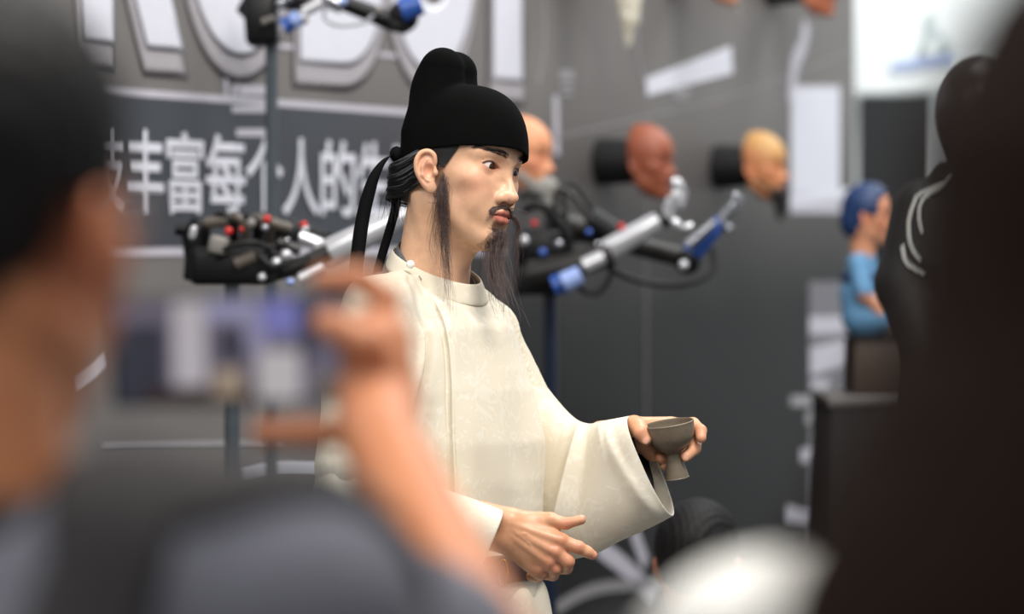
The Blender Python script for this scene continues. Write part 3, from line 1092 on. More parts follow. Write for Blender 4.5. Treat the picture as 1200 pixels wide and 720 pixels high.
def loft(sections, nt, nr, fold=None, thick=0.0022):
    """Cloth tube: each section is top point, bottom point, half depth vector. Returns an open double walled mesh."""
    T = smoothpath([s[0] for s in sections], nt); B = smoothpath([s[1] for s in sections], nt); D = smoothpath([s[2] for s in sections], nt)
    V = np.zeros((nt, nr, 3))
    for k in range(nr):
        a = 2 * math.pi * k / nr
        c, s = math.cos(a), math.sin(a)
        s = math.copysign(math.sqrt(max(0, 1 - abs(c) ** (4.5 if c > 0 else 2.2))), s)
        V[:, k] = (T + B) / 2 + (T - B) / 2 * c - D * s
    if fold is not None:
        V = fold(V)
    F = []
    for i in range(nt - 1):
        for k in range(nr):
            k2 = (k + 1) % nr
            F.append((i * nr + k, i * nr + k2, (i + 1) * nr + k2, (i + 1) * nr + k))
    return V.reshape(-1, 3), F


def cloth(name, V, F, mat, parent, thick=0.0025):
    o = mesh_obj(name, V, F, mat, parent)
    bm = bmesh.new(); bm.from_mesh(o.data)
    bmesh.ops.recalc_face_normals(bm, faces=bm.faces)
    bm.to_mesh(o.data); bm.free()
    md = o.modifiers.new('cloth', 'SOLIDIFY'); md.thickness = thick; md.offset = -1
    md2 = o.modifiers.new('smooth', 'SUBSURF'); md2.levels = 1; md2.render_levels = 1
    return o


# near sleeve, forearm part
def fold_near(V):
    nt, nr, _ = V.shape
    t = np.linspace(0, 1, nt)[:, None]; a = np.linspace(0, 2 * np.pi, nr, endpoint=False)[None]
    w = 0.004 * np.sin(3 * a + 5 * t) * np.sin(np.pi * np.clip(t, 0, .9)) + 0.003 * np.sin(7 * a - 9 * t) * (1 - t) * np.clip(4 * t, 0, 1)
    V[:, :, 1] += -w * np.sin(a) * 1.5; V[:, :, 2] += w * np.cos(a)
    return V


V, F = loft([(W(452, 478, -.150), W(369, 560, -.155), (0, .066, 0)), (W(458, 520, -.160), W(367, 600, -.165), (0, .072, 0)), (W(480, 560, -.18), W(402, 652, -.18), (0, .068, 0)),
             (W(518, 573, -.20), W(470, 700, -.20), (0, .060, 0)), (W(556, 584, -.215), W(520, 706, -.21), (0, .056, 0)),
             (W(589.5, 597, -.225), W(546, 698, -.215), (-.004, .050, 0))], 50, 64, fold_near)
cloth('sleeve', V, F, M_ROBE, poet)


# far sleeve with the wide hanging cuff
def fold_far(V):
    nt, nr, _ = V.shape
    t = np.linspace(0, 1, nt)[:, None]; a = np.linspace(0, 2 * np.pi, nr, endpoint=False)[None]
    nearside = np.clip(np.sin(a), 0, 1)
    w = 0.026 * np.exp(-((t - 0.47 - 0.04 * np.cos(a)) / 0.032) ** 2) - 0.016 * np.exp(-((t - 0.395 - 0.04 * np.cos(a)) / 0.04) ** 2)
    w = w + 0.004 * np.sin(6 * t * np.pi + 2 * a) + 0.006 * np.exp(-((t - .83 + .12 * np.cos(a)) / .05) ** 2)
    V[:, :, 1] -= w * nearside
    V[:, :, 0] -= np.maximum(w, 0) * nearside * 0.9 * (t < .7)
    return V


V, F = loft([(W(572, 352, .145), W(560, 440, .15), (0, .040, 0)), (W(603, 398, .15), W(585, 500, .15), (0, .052, 0)),
             (W(640, 452, .14), W(612, 590, .12), (0, .060, 0)), (W(670, 487, .10), W(650, 650, .07), (0, .062, 0)),
             (W(689, 496.5, .04), W(690, 652, .015), (0, .064, 0)), (W(706, 493.5, -.01), W(728, 634, -.01), (.003, .060, 0)),
             (W(722, 490.5, -.03), W(762, 619, -.025), (.007, .052, 0)), (W(737.5, 487.5, -.04), W(789, 605, -.035), (.0125, .044, 0))], 80, 80, fold_far)
cloth('sleeve', V, F, M_ROBE, poet)
V, F = loft([(W(700, 500, .0), W(704, 545, .0), (0, .038, 0)), (W(738, 496, -.02), W(752, 556, -.02), (.004, .036, 0)), (W(745, 499, -.025), W(764, 580, -.022), (.008, .032, 0))], 12, 32)
cloth('under_sleeve', V, F, M_DARKSLEEVE, poet)

# collar: standing band round the neck, grey lining, pearl button
CC = np.array([W(512, 0)[0], 5.6, CAMZ - (310 - 290) * 5.6 / FPX])


def collar_ring(a, ap, lat, dz, tilt):
    p = CC + math.cos(a) * ap * BF + math.sin(a) * lat * BL
    p = p + np.array([0, 0, -tilt * math.cos(a) * ap + dz])
    return p


def band(name, rings, mat, thick, tilt=.42):
    n = 96
    V = [collar_ring(2 * math.pi * k / n, *r, tilt) for r in rings for k in range(n)]
    F = []
    for i in range(len(rings) - 1):
        for k in range(n):
            k2 = (k + 1) % n
            F.append((i * n + k, i * n + k2, (i + 1) * n + k2, (i + 1) * n + k))
    return cloth(name, V, F, mat, poet, thick)


band('collar', [(.0665, .0625, .0), (.0700, .0665, -.008), (.0735, .0705, -.018), (.0765, .0745, -.028)], M_ROBE, .003)
lin = band('collar_lining', [(.0575, .0560, .0), (.0605, .0590, -.0085), (.0635, .0620, -.022)], M_GREYCLOTH, .002, .63)
bt = MB().lathe(W(481, 310, -.093), [(0, .0030), (.003, .0026), (.0055, .0014), (.0062, 0), (.0055, -.0014), (0, -.002)], 24, R=rot('X', 80))
bt.build('button', M_PEARL, poet)

# skirt of the robe, belt, boots
rows2 = [(1.035, .168, .120), (1.018, .178, .130), (.99, .192, .146), (.9, .205, .16), (.7, .225, .185), (.45, .245, .21), (.14, .265, .24)]
nr = 120; nt = 60
zz = smoothpath([[r[0], r[1], r[2]] for r in rows2], nt)
V = []
for i, (z, la, ap) in enumerate(zz):
    for k in range(nr):
        a = 2 * math.pi * k / nr
        w = 1 + 0.035 * min(1, i / 12) * math.sin(9 * a + 1.2 * math.sin(3 * a))
        V.append(np.array([W(508, 0)[0], 5.6, z]) + w * (math.cos(a) * ap * BF + math.sin(a) * la * BL))
F = [(i * nr + k, i * nr + (k + 1) % nr, (i + 1) * nr + (k + 1) % nr, (i + 1) * nr + k) for i in range(nt - 1) for k in range(nr)]
cloth('robe_skirt', V, F, M_ROBE, poet)
V = []
n = 120
for dz, e in ((.000, .011), (-.003, .0145), (-.038, .0155), (-.041, .012), (-.041, -.004), (.0, -.004)):
    for k in range(n):
        a = 2 * math.pi * k / n
        V.append(np.array([W(511, 0)[0], 5.6, 1.0585 + dz]) + math.cos(a) * (.130 + e) * BF + math.sin(a) * (.178 + e) * BL)
F = [(i * n + k, i * n + (k + 1) % n, ((i + 1) % 6) * n + (k + 1) % n, ((i + 1) % 6) * n + k) for i in range(6) for k in range(n)]
belt = mesh_obj('belt', V, F, M_BELT, poet)
ring = MB()
c = W(590, 672, -.178)
ring.tube([c + np.array([.006 * math.cos(t), -.004 * math.cos(t), .0185 * math.sin(t)]) for t in np.linspace(0, 2 * math.pi, 40)], .0014, 8, cap=False)
ring.build('belt_loop', M_GOLD, belt)
for sgn in (-1, 1):
    S = SDF((-.14, -.07, -.01), (.22, .07, .2), .006)
    S.rc((0, 0, .16), (0, 0, .05), .05, .048, .02); S.rc((0, 0, .045), (.12, 0, .035), .045, .036, .03)
    S.op(lambda x, y, z: -z + 0 * x + 0 * y, S.lo, S.lo + S.h * S.n, .003, 'i')
    V, F = S.mesh()
    V = V @ np.stack([BF, BL, np.array([0, 0, 1.])])
    mesh_obj('boot', V + np.array([cxy[0], cxy[1], 0]) + sgn * .10 * BL, F, M_BOOT, poet)

# ------------------------------------------------------------------ the cup in the left hand
CR = rot('Y', 8.8) @ np.eye(3)
CR = rot('X', 6) @ rot('Y', -8.8)
prof = [(0, -.0405), (.0165, -.0405), (.0172, -.0395), (.0150, -.028), (.0122, -.016), (.0108, -.008), (.0112, -.004), (.018, .001), (.0265, .008), (.0325, .017),
        (.0352, .028), (.0362, .0375), (.0366, .0395), (.0358, .0408), (.0345, .0400), (.0335, .030), (.0305, .019), (.0245, .011), (.014, .0055), (0, .004)]
q = smoothpath(prof, 90)
q[:, 0] = np.maximum(q[:, 0], 0)
cup_c = Lp(788.6, 528, -.003)
cup = MB().lathe((0, 0, 0), q, 72, R=CR).build('wine_cup', M_CLAY, None)
cup.location = cup_c
tag(cup, 'small grey-brown clay stem cup held in the outstretched hand', 'cup')


# ------------------------------------------------------------------ the printed booth wall, receding to the right
WALL_K = 2708.0


def wall_D(px):
    return 7.5 * (WALL_K - 125.0) / (WALL_K - px)


def wall_pt(px, py=290, off=0.0):
    """Point of the booth wall seen at a pixel of the photograph, lifted off along the wall's normal."""
    D = wall_D(px)
    p = np.array([(px - 600) * D / FPX, D, CAMZ - (py - 290) * D / FPX])
    return p + off * WN


_a = np.array([(125 - 600) * 7.5 / FPX, 7.5]); _D = wall_D(1000); _b = np.array([400 * _D / FPX, _D])
WU = np.append((_b - _a) / np.linalg.norm(_b - _a), 0)          # along the wall
WN = np.array([WU[1], -WU[0], 0])                               # out of the wall
WO = np.append(_a, 0)


def wall_uz(px, py):
    p = wall_pt(px, py)
    return float((p - WO) @ WU), float(p[2])


def on_wall(u, z, off=0.0):
    return WO + u * WU + np.array([0, 0, z]) + off * WN


U1 = wall_uz(1000, 290)[0]
wr = bpy.data.materials.new('printed booth wall')
wr.use_nodes = True
nt = wr.node_tree; p = nt.nodes['Principled BSDF']
p.inputs['Roughness'].default_value = 0.45
p.inputs['Specular IOR Level'].default_value = 0.25
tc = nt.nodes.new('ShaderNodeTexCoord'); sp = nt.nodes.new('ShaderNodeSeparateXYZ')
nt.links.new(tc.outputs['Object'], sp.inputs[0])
# base colour: charcoal that fades to grey at the top and at the left end (object x runs along the wall, z up)
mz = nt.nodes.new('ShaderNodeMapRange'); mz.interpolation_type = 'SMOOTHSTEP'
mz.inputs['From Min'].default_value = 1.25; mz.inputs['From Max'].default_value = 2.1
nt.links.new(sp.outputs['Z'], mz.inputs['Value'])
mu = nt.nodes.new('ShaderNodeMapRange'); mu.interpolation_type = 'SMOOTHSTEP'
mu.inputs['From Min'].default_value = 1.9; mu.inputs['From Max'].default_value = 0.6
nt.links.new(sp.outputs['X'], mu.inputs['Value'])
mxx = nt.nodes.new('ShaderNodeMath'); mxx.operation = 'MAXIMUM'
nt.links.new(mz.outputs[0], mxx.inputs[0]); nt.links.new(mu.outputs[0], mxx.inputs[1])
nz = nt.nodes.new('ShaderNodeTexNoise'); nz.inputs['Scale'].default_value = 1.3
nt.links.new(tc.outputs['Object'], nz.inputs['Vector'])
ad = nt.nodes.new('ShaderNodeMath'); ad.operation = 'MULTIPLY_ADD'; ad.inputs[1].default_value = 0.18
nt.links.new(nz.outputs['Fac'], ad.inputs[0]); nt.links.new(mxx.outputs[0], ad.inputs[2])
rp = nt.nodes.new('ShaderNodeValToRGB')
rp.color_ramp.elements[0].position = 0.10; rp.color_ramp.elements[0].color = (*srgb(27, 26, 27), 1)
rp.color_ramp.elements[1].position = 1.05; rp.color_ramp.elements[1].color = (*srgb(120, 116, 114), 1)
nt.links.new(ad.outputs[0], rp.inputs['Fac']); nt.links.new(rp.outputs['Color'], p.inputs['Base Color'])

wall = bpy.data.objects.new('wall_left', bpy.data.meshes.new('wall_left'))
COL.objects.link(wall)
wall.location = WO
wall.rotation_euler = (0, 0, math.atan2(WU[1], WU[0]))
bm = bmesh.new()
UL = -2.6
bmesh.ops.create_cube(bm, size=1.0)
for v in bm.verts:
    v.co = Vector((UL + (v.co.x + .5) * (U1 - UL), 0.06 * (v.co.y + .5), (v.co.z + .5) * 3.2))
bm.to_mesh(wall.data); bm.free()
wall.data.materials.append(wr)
tag(wall, kind='structure')
WR = np.stack([WU, np.array([-WU[1], WU[0], 0]), np.array([0, 0, 1.])], 1)   # wall axes: x along, y into the wall, z up


def on_panel(name, shapes, mat, off, t=0.0012, parent=None):
    """Flat printed shapes on the wall: each a list of (u, z) corners; thin vinyl with real thickness."""
    V = []; F = []
    for sh in shapes:
        n = len(sh); b = len(V)
        V += [(u, -off, z) for u, z in sh] + [(u, -off + t, z) for u, z in sh]
        F.append(tuple(range(b, b + n))); F.append(tuple(range(b + n, b + 2 * n))[::-1])
        F += [(b + i, b + n + i, b + n + (i + 1) % n, b + (i + 1) % n) for i in range(n)]
    me = bpy.data.meshes.new(name)
    me.from_pydata(V, [], F)
    o = link(name, me, mat, parent or wall)
    bm = bmesh.new(); bm.from_mesh(me); bmesh.ops.recalc_face_normals(bm, faces=bm.faces); bm.to_mesh(me); bm.free()
    return o


def quad(px0, py0, px1, py1):
    return [wall_uz(px0, py0), wall_uz(px1, py0), wall_uz(px1, py1), wall_uz(px0, py1)]


def stroke(pts, w):
    """A line of width w (metres) through pixels of the photograph, lying on the wall."""
    P = smoothpath([wall_uz(*q) for q in pts], max(2, 8 * (len(pts) - 1) if len(pts) > 2 else 2))
    T = np.gradient(P, axis=0); T /= np.linalg.norm(T, axis=1)[:, None]
    N2 = np.stack([-T[:, 1], T[:, 0]], 1) * np.broadcast_to(np.asarray(w, float), (len(P),))[:, None] / 2
    return [tuple(q) for q in np.vstack([P + N2, (P - N2)[::-1]])]


M_BANNER = material('dark slate print', (62, 66, 73), rough=0.4, var=0.04, vscale=3)
M_WHITEPRINT = material('white print', (224, 224, 234), rough=0.4, var=0.02)
M_LILAC = material('pale lilac print', (196, 192, 202), rough=0.4, var=0.03)
M_GREYPRINT = material('grey glow print', (160, 157, 160), rough=0.4, var=0.04)
M_GLOW = material('grey halo print', (172, 167, 171), rough=0.4, var=0.05)
M_FAINT = material('faint grey print', (140, 137, 138), rough=0.4, var=0.04)

zt = 1.5 + 179 * 7.5 / FPX; zb = wall_uz(165, 290)[1]
u0 = UL + .02; uh = wall_uz(590, 200)[0]
on_panel('banner_strip', [[(u0, zb), (uh, zb), (uh, zt), (u0, zt)]], M_BANNER, .0015)
on_panel('banner_edge', [[(u0, zt), (uh, zt), (uh, zt + .015), (u0, zt + .015)], [(u0, zb - .018), (uh, zb - .018), (uh, zb), (u0, zb)]], M_LILAC, .0022)


def text_on_wall(name, body, u, z, w, h, mat, off, bold=0.0, font=None):
    """Lettering scaled to w x h metres with its lower left corner at (u, z) on the wall."""
    cu = bpy.data.curves.new(name, 'FONT')
    cu.body = body
    cu.bevel_depth = bold
    cu.bevel_resolution = 1
    o = bpy.data.objects.new(name, cu)
    COL.objects.link(o)
    bpy.context.view_layer.update()
    me = bpy.data.meshes.new_from_object(o.evaluated_get(bpy.context.evaluated_depsgraph_get()))
    bpy.data.objects.remove(o)
    c = np.empty(len(me.vertices) * 3); me.vertices.foreach_get('co', c); c = c.reshape(-1, 3)
    lo, hi = c.min(0), c.max(0)
    c[:, 0] = u + (c[:, 0] - lo[0]) / (hi[0] - lo[0]) * w
    z2 = z + (c[:, 1] - lo[1]) / (hi[1] - lo[1]) * h
    c[:, 1] = -off - .01 * np.clip(c[:, 2], -.05, .05); c[:, 2] = z2
    me.vertices.foreach_set('co', c.ravel())
    me.update()
    me.materials.clear()
    return link(name, me, mat, wall)


# the slogan, one printed character per object
chars = [('科', 28, 106), ('技', 96, 142), ('丰', 145, 190), ('富', 193, 237), ('每', 239, 286), ('个', 286, 330), ('人', 329, 373), ('的', 374, 415), ('生', 417, 455),
         ('活', 457, 494)]
for ch, xa, xb in chars:
    ua, z0 = wall_uz(xa, 250 - (xa - 165) * .012); ub, _ = wall_uz(xb, 250)
    zc0 = wall_uz(145, 250)[1]; zc1 = wall_uz(145, 151)[1]
    text_on_wall('slogan_character', ch, ua, zc0, ub - ua, zc1 - zc0, M_WHITEPRINT, .0042, 0.016)

# the big ROBOT lettering above, its grey glow behind
zbase = wall_uz(110, 52)[1]; HB = 0.62
for ch, xa, xb in (('R', 92, 214), ('O', 212, 342), ('B', 348, 446), ('O', 450, 556), ('T', 532, 650)):
    ua = wall_uz(xa, 50)[0]; ub = wall_uz(xb, 50)[0]
    text_on_wall('letter_glow', ch, ua - .022, zbase - .052, ub - ua + .044, HB + .05, M_GLOW, .0032, 0.075)
    text_on_wall('letter', ch, ua, zbase, ub - ua, HB, M_WHITEPRINT, .0060, 0.060)

# line art, white streaks and small print on the rest of the wall
on_panel('line_art', [stroke([(637, 0), (637, 60), (630, 100)], .012), stroke([(745, -5), (746, 55), (756, 98), (764, 106)], .014),
                      stroke([(600, 175), (690, 152), (860, 112), (1000, 60)], .006), stroke([(757, 105), (757, 600)], .004)], M_FAINT, .0016)
on_panel('white_streak', [stroke([(651, 112), (652, 182)], [.03, .03])], M_LILAC, .0016)
on_panel('white_streak', [stroke([(757, 102), (857, 70)], [.045, .075])], M_WHITEPRINT, .0018)
on_panel('white_streak', [stroke([(945, 27), (940, 55), (931, 75), (927, 120)], .055)], M_LILAC, .0018)
on_panel('poster_patch', [quad(926, 100, 984, 250)], M_LILAC, .0019)
on_panel('poster_patch', [quad(929, 104, 982, 226)], M_WHITEPRINT, .0028)
on_panel('white_streak', [stroke([(925, 236), (1000, 226)], .03)], M_WHITEPRINT, .0036)
on_panel('small_print', [quad(655, 82, 672, 94), quad(656, 98, 671, 104), quad(657, 108, 670, 112), quad(788, 104, 808, 110), quad(790, 112, 806, 116)], M_GREYPRINT, .0018)
on_panel('white_streak', [stroke([(84, 450), (104, 436), (122, 420)], .03)], M_WHITEPRINT, .0018)
on_panel('pale_line', [stroke([(120, 524), (330, 519)], .014)], M_GREYPRINT, .0018)
on_panel('white_streak', [stroke([(284, 560), (322, 552), (372, 551)], .03)], M_WHITEPRINT, .0018)
on_panel('pale_line', [stroke([(232, 46), (470, 66)], .010), quad(262, 92, 266, 112), quad(276, 92, 280, 112), quad(271, 100, 311, 112), quad(271, 124, 311, 132), quad(276, 151, 312, 160)], M_LILAC, .0021)
on_panel('white_streak', [stroke([(700, 640), (735, 668), (768, 702)], .05), stroke([(742, 622), (756, 662)], .045)], M_LILAC, .0018)
on_panel('grey_sweep', [stroke([(640, 720), (700, 690), (790, 684)], .03)], M_FAINT, .0018)

# ------------------------------------------------------------------ floor, far white wall
M_FLOOR = material('grey hall carpet', (70, 70, 72), rough=0.95, var=0.15, vscale=20, bump=0.3, bscale=300)
fl = MB().box((0, 9, -0.05), (16, 26, 0.1)).build('floor', M_FLOOR, smooth=False)
tag(fl, kind='structure')
M_WHITEWALL = material('white hall wall', (240, 243, 242), rough=0.7, var=0.015, vscale=2)
bw = MB().box((1.9, 16.1, 2.0), (10, 0.1, 4.0)).build('wall_back', M_WHITEWALL, smooth=False)
tag(bw, kind='structure')
M_BLUEPRINT = material('pale blue print', (176, 192, 232), rough=0.6, var=0.03)
M_PALEGREY = material('pale grey print', (196, 206, 206), rough=0.6, var=0.03)


def FB(px, py, y=16.0):
    return W(px, py, y - 5.6)


def flat(name, pts, mat, parent, t=.004):
    q = [np.asarray(a, float) for a in pts]; n = len(q)
    V = q + [a + np.array([0, t, 0]) for a in q]
    F = [tuple(range(n)), tuple(range(n, 2 * n))[::-1]] + [(i, n + i, n + (i + 1) % n, (i + 1) % n) for i in range(n)]
    return mesh_obj(name, V, F, mat, parent, smooth=False)


sign = flat('wall_sign', [FB(1003, 108, 15.6), FB(1230, 108, 15.6), FB(1230, -80, 15.6), FB(1003, -80, 15.6)], M_WHITEWALL, None, .03)
tag(sign, 'large white sign panel with pale blue line of print, hanging on the far wall', 'sign')
flat('pale_blue_line', [FB(1045, 83, 15.58), FB(1122, 76, 15.58), FB(1122, 66, 15.58), FB(1045, 72, 15.58)], M_BLUEPRINT, sign)
flat('figure_print', [FB(1078, 62, 15.58), FB(1122, 62, 15.58), FB(1118, 52, 15.58), FB(1100, 34, 15.58), FB(1096, 14, 15.58), FB(1086, 16, 15.58), FB(1086, 38, 15.58)], M_PALEGREY, sign)
mbs = MB().lathe(FB(1095, 58, 15.57), [(0, .002), (.028, .002), (.028, 0), (0, 0)], 24, R=rot('X', 90))
mbs.build('figure_print_dot', M_WHITEWALL, sign, smooth=False)
M_DARKPANEL = material('charcoal panel', (19, 21, 23), rough=0.7, var=0.05)
dp = MB().box((FB(1049, 0, 15.0)[0], 15.0, (FB(0, 112, 15)[2]) / 2), (83 * 15 / FPX, .12, FB(0, 112, 15)[2]), bev=.01).build('dark_cabinet', M_DARKPANEL, smooth=False)
tag(dp, 'tall charcoal cabinet panel under the white sign', 'cabinet')

# more of the wall's print, low at its right end
M_PRINTGREY = material('grey lilac print', (112, 110, 117), rough=0.4, var=0.05)
on_panel('grey_print_panel', [quad(948, 330, 1000, 760)], M_PRINTGREY, .0013)
on_panel('white_streak', [[wall_uz(948, 392), wall_uz(998, 390), wall_uz(998, 371), wall_uz(948, 371)], [wall_uz(949, 440), wall_uz(1000, 426), wall_uz(1000, 396), wall_uz(949, 408)],
                          quad(950, 446, 972, 462), [wall_uz(922, 612), wall_uz(968, 622), wall_uz(968, 606), wall_uz(922, 592)], quad(938, 526, 968, 542)], M_LILAC, .0022)
on_panel('small_print', [quad(926, 464, 950, 476), quad(944, 484, 966, 497), quad(950, 510, 968, 520)], M_GREYPRINT, .0022)

# ------------------------------------------------------------------ faces mounted on the booth wall
FM = head_field(0.0032, fine=False, ears=True, neck=False)
FM.op(lambda x, y, z: -(x + 0.025) + 0 * y + 0 * z, FM.lo, FM.lo + FM.h * FM.n, .004, 'i')
fmv, fmf = FM.mesh()
fmv = relax(fmv, fmf, 1, .4)
M_MASK = skin_material('mask skin', rough=0.5, sss=0.05)
M_MOUNT = material('black mount', (11, 10, 11), rough=0.6)
M_WHITEBEARD = material('cream beard hair', (214, 208, 190), rough=0.6, var=0.25, vscale=120)
M_GREYBEARD = material('grey beard hair', (150, 146, 140), rough=0.6, var=0.3, vscale=120)
M_BLACKBEARD = material('black beard hair', (26, 23, 22), rough=0.6, var=0.3, vscale=120)


def mask_face(px, py_eye, label, skin, cheek, scale=.80, beard=None, hairtint=None, proud=.115):
    base = wall_pt(px, py_eye)
    # the mask's centre stands off the wall, so aim it where the photograph shows it
    D = np.array([base[0], base[1], base[2]])
    for _ in range(12):
        c = D + proud * WN
        ppx = 600 + c[0] / c[1] * FPX
        D = D + WU * (px - ppx) * .004
    c = D + proud * WN
    c[2] = CAMZ - (py_eye - 290) * c[1] / FPX
    D = np.array([D[0], D[1], c[2]])
    t = thing('mask_head', D, label, 'mask', 'mask heads on the booth wall')
    M = np.stack([WN, np.array([-WN[1], WN[0], 0]), np.array([0, 0, 1.])], 1)
    f = lambda q: c + scale * (np.asarray(q, float) @ M.T)
    C = face_pigment(fmv, skin, lip=tuple(int(x * .8) for x in cheek), cheek=cheek)
    if hairtint:
        w = (1 / (1 + np.exp(-(fmv[:, 2] - .045 + .5 * (fmv[:, 0] - .05)) / .008)))[:, None] * .8
        C = C * (1 - w) + np.array(srgb(hairtint)) * w
    mesh_obj('face', f(fmv), fmf, M_MASK, t, pigment=C)
    m = MB()
    m.tube([D + .001 * WN, D + .02 * WN, D + (proud - .012) * WN], [.075 * scale, .075 * scale, .068 * scale], 28)
    m.build('mount', M_MOUNT, t)
    if beard:
        mat, length, width = beard
        S = SDF((0.0, -.09, -.115 - length), (.13, .09, -.02), .0035)
        S.rc((.080, 0, -.094), (.088, 0, -.10 - length * .55), width, width * .62, .01)
        S.rc((.085, 0, -.10 - length * .5), (.082, 0, -.105 - length), width * .62, .006, .01)
        S.ell((.083, 0, -.092), (.020, .8 * width + .006, .018 + .2 * width), .01)
        for sd in (-1, 1):
            S.rc((.03, sd * .056, -.055), (.078, sd * .018, -.098), width * .35, width * .6, .012)
        S.op(lambda x, y, z: np.sin(x * 700 + z * 60) * .0012 + np.sin(y * 500 + z * 90) * .0012 + .3 + 0 * z, S.lo, S.lo, 0, 'u') if False else None
        V, F = S.mesh()
        V = V + S.normals(V) * (.0018 * np.sin(V[:, 1] * 700 + 3 * np.sin(V[:, 2] * 70)) + .0015 * np.sin(V[:, 0] * 640))[:, None]
        mesh_obj('beard', f(V), F, mat, t)
    return t


mask_face(608, 183, 'peach bald mask face with grey beard, nearest the black cap', (226, 158, 116), (206, 112, 92), beard=(M_GREYBEARD, .085, .040))
mask_face(753, 189, 'dark reddish-brown bald mask face on the wall above the silver hand', (156, 88, 62), (136, 66, 50))
mask_face(887, 195, 'tan mask face with short black chin beard and fair hairline', (214, 148, 100), (214, 116, 84), beard=(M_BLACKBEARD, .075, .030), hairtint=(206, 164, 96))
mask_face(707, -52, 'upper mask face with a long cream beard hanging into view', (214, 160, 124), (204, 126, 100), beard=(M_WHITEBEARD, .175, .046))
mask_face(836, -36, 'peach chin of an upper mask face with thin pale beard', (224, 160, 122), (210, 124, 96), beard=(M_GREYBEARD, .06, .010))
mask_face(948, -20, 'reddish-tan mask face with bare chin, last of the upper row', (190, 116, 86), (176, 90, 70))

# ------------------------------------------------------------------ robot arms on stands
M_RBLACK = material('black anodised metal', (8, 8, 9), rough=0.42, spec=0.3, var=0.1)
M_RBROWN = material('brown black casing', (30, 26, 23), rough=0.4, spec=0.5, var=0.1)
M_SILVER = material('white silver shell', (222, 222, 226), rough=0.25, metal=0.55, var=0.03)
M_STEEL = material('steel', (176, 178, 184), rough=0.25, metal=0.9, var=0.05)
M_RBLUE = material('blue shell', (44, 84, 164), rough=0.3, spec=0.6, var=0.05)
M_PALEBLUE = material('pale blue cap', (150, 172, 226), rough=0.3, var=0.05)
M_RED = material('red clip', (196, 34, 30), rough=0.4, var=0.05)
M_CABLE = material('black rubber cable', (9, 9, 10), rough=0.6)
M_GREYCABLE = material('pale grey cable', (176, 178, 186), rough=0.5)
M_POLE = material('dark blue stand tube', (22, 34, 56), rough=0.3, spec=0.6, metal=0.3)
M_POLE2 = material('graphite stand tube', (84, 92, 98), rough=0.3, spec=0.6, metal=0.4)
M_RIB = material('taupe ribbed hose', (84, 76, 68), rough=0.45, var=0.15)
M_GREYBOX = material('grey module', (128, 124, 118), rough=0.45, var=0.06)


class Rig:
    def __init__(s, px, D, label, mat_pole, top_py, rpole):
        s.D = D
        b = W(px, 290, D - 5.6)
        s.t = thing('robot_arm_stand', (b[0], b[1], 0), label, 'robot arm')
        top = W(px, top_py, D - 5.6)
        MB().tube([(b[0], b[1], .03), (b[0], b[1], top[2])], rpole, 20).build('pole', mat_pole, s.t)
        MB().lathe((b[0], b[1], 0), [(0, .03), (.02, .03), (.12, .018), (.13, .008), (.13, 0), (0, 0)], 40).build('base_plate', M_RBLACK, s.t)

    def P(s, px, py, d=0.0):
        return W(px, py, s.D - 5.6 + d)

    def tube(s, name, pts, r, mat, parent=None, n=16):
        """pts in photograph pixels (plus depth), radii in pixels too."""
        k = s.D / FPX
        q = [s.P(*a) for a in pts]
        return MB().tube(q, np.asarray(r, float) * k, n).build(name, mat, parent or s.t)

    def cable(s, pts, r, mat, name='cable'):
        q = smoothpath([s.P(*a) for a in pts], 8 * len(pts))
        return MB().tube(q, r * s.D / FPX, 8).build(name, mat, s.t)

    def block(s, name, x0, y0, x1, y1, depth, mat, d=0.0, bev=.006, tilt=0, parent=None):
        a = s.P(x0, y0, d); b = s.P(x1, y1, d)
        return MB().box((a + b) / 2, (abs(b[0] - a[0]), depth, abs(a[2] - b[2])), R=rot('Y', tilt), bev=bev).build(name, mat, parent or s.t)

    def ball(s, name, x, y, r, mat, d=0.0, parent=None):
        return MB().ball(s.P(x, y, d), r * s.D / FPX, 16).build(name, mat, parent or s.t)


def robot_hand(rig, wrist, palm_end, fingers, thumb, mat, rp, d=0.0):
    k = rig.D / FPX
    S = SDF(np.minimum.reduce([rig.P(*wrist, d), rig.P(*palm_end, d)]) - .12, np.maximum.reduce([rig.P(*wrist, d), rig.P(*palm_end, d)]) + .12, .0022)
    for o in (-.010, .010):
        S.rc(rig.P(*wrist, d + o * .6), rig.P(*palm_end, d + o), rp * k, rp * k * 1.1, .004)
    V, F = S.mesh()
    h = mesh_obj('hand', relax(V, F, 1), F, mat, rig.t)
    for i, f in enumerate(fingers):
        dd = d + (i - (len(fingers) - 1) / 2) * .015
        pts = [rig.P(*q, dd) for q in f]
        m = MB()
        for a, b in zip(pts[:-1], pts[1:]):
            e = (b - a)
            m.tube([a, a + e * .08, a + e * .82, b - e * .06], [.0060, .0078, .0072, .005], 10)
        m.build('finger', mat, h)
    pts = [rig.P(*q, d - .02) for q in thumb]
    m = MB()
    for a, b in zip(pts[:-1], pts[1:]):
        e = (b - a)
        m.tube([a, a + e * .08, a + e * .82, b - e * .06], [.007, .0088, .008, .0055], 10)
    m.build('thumb', mat, h)
    return h


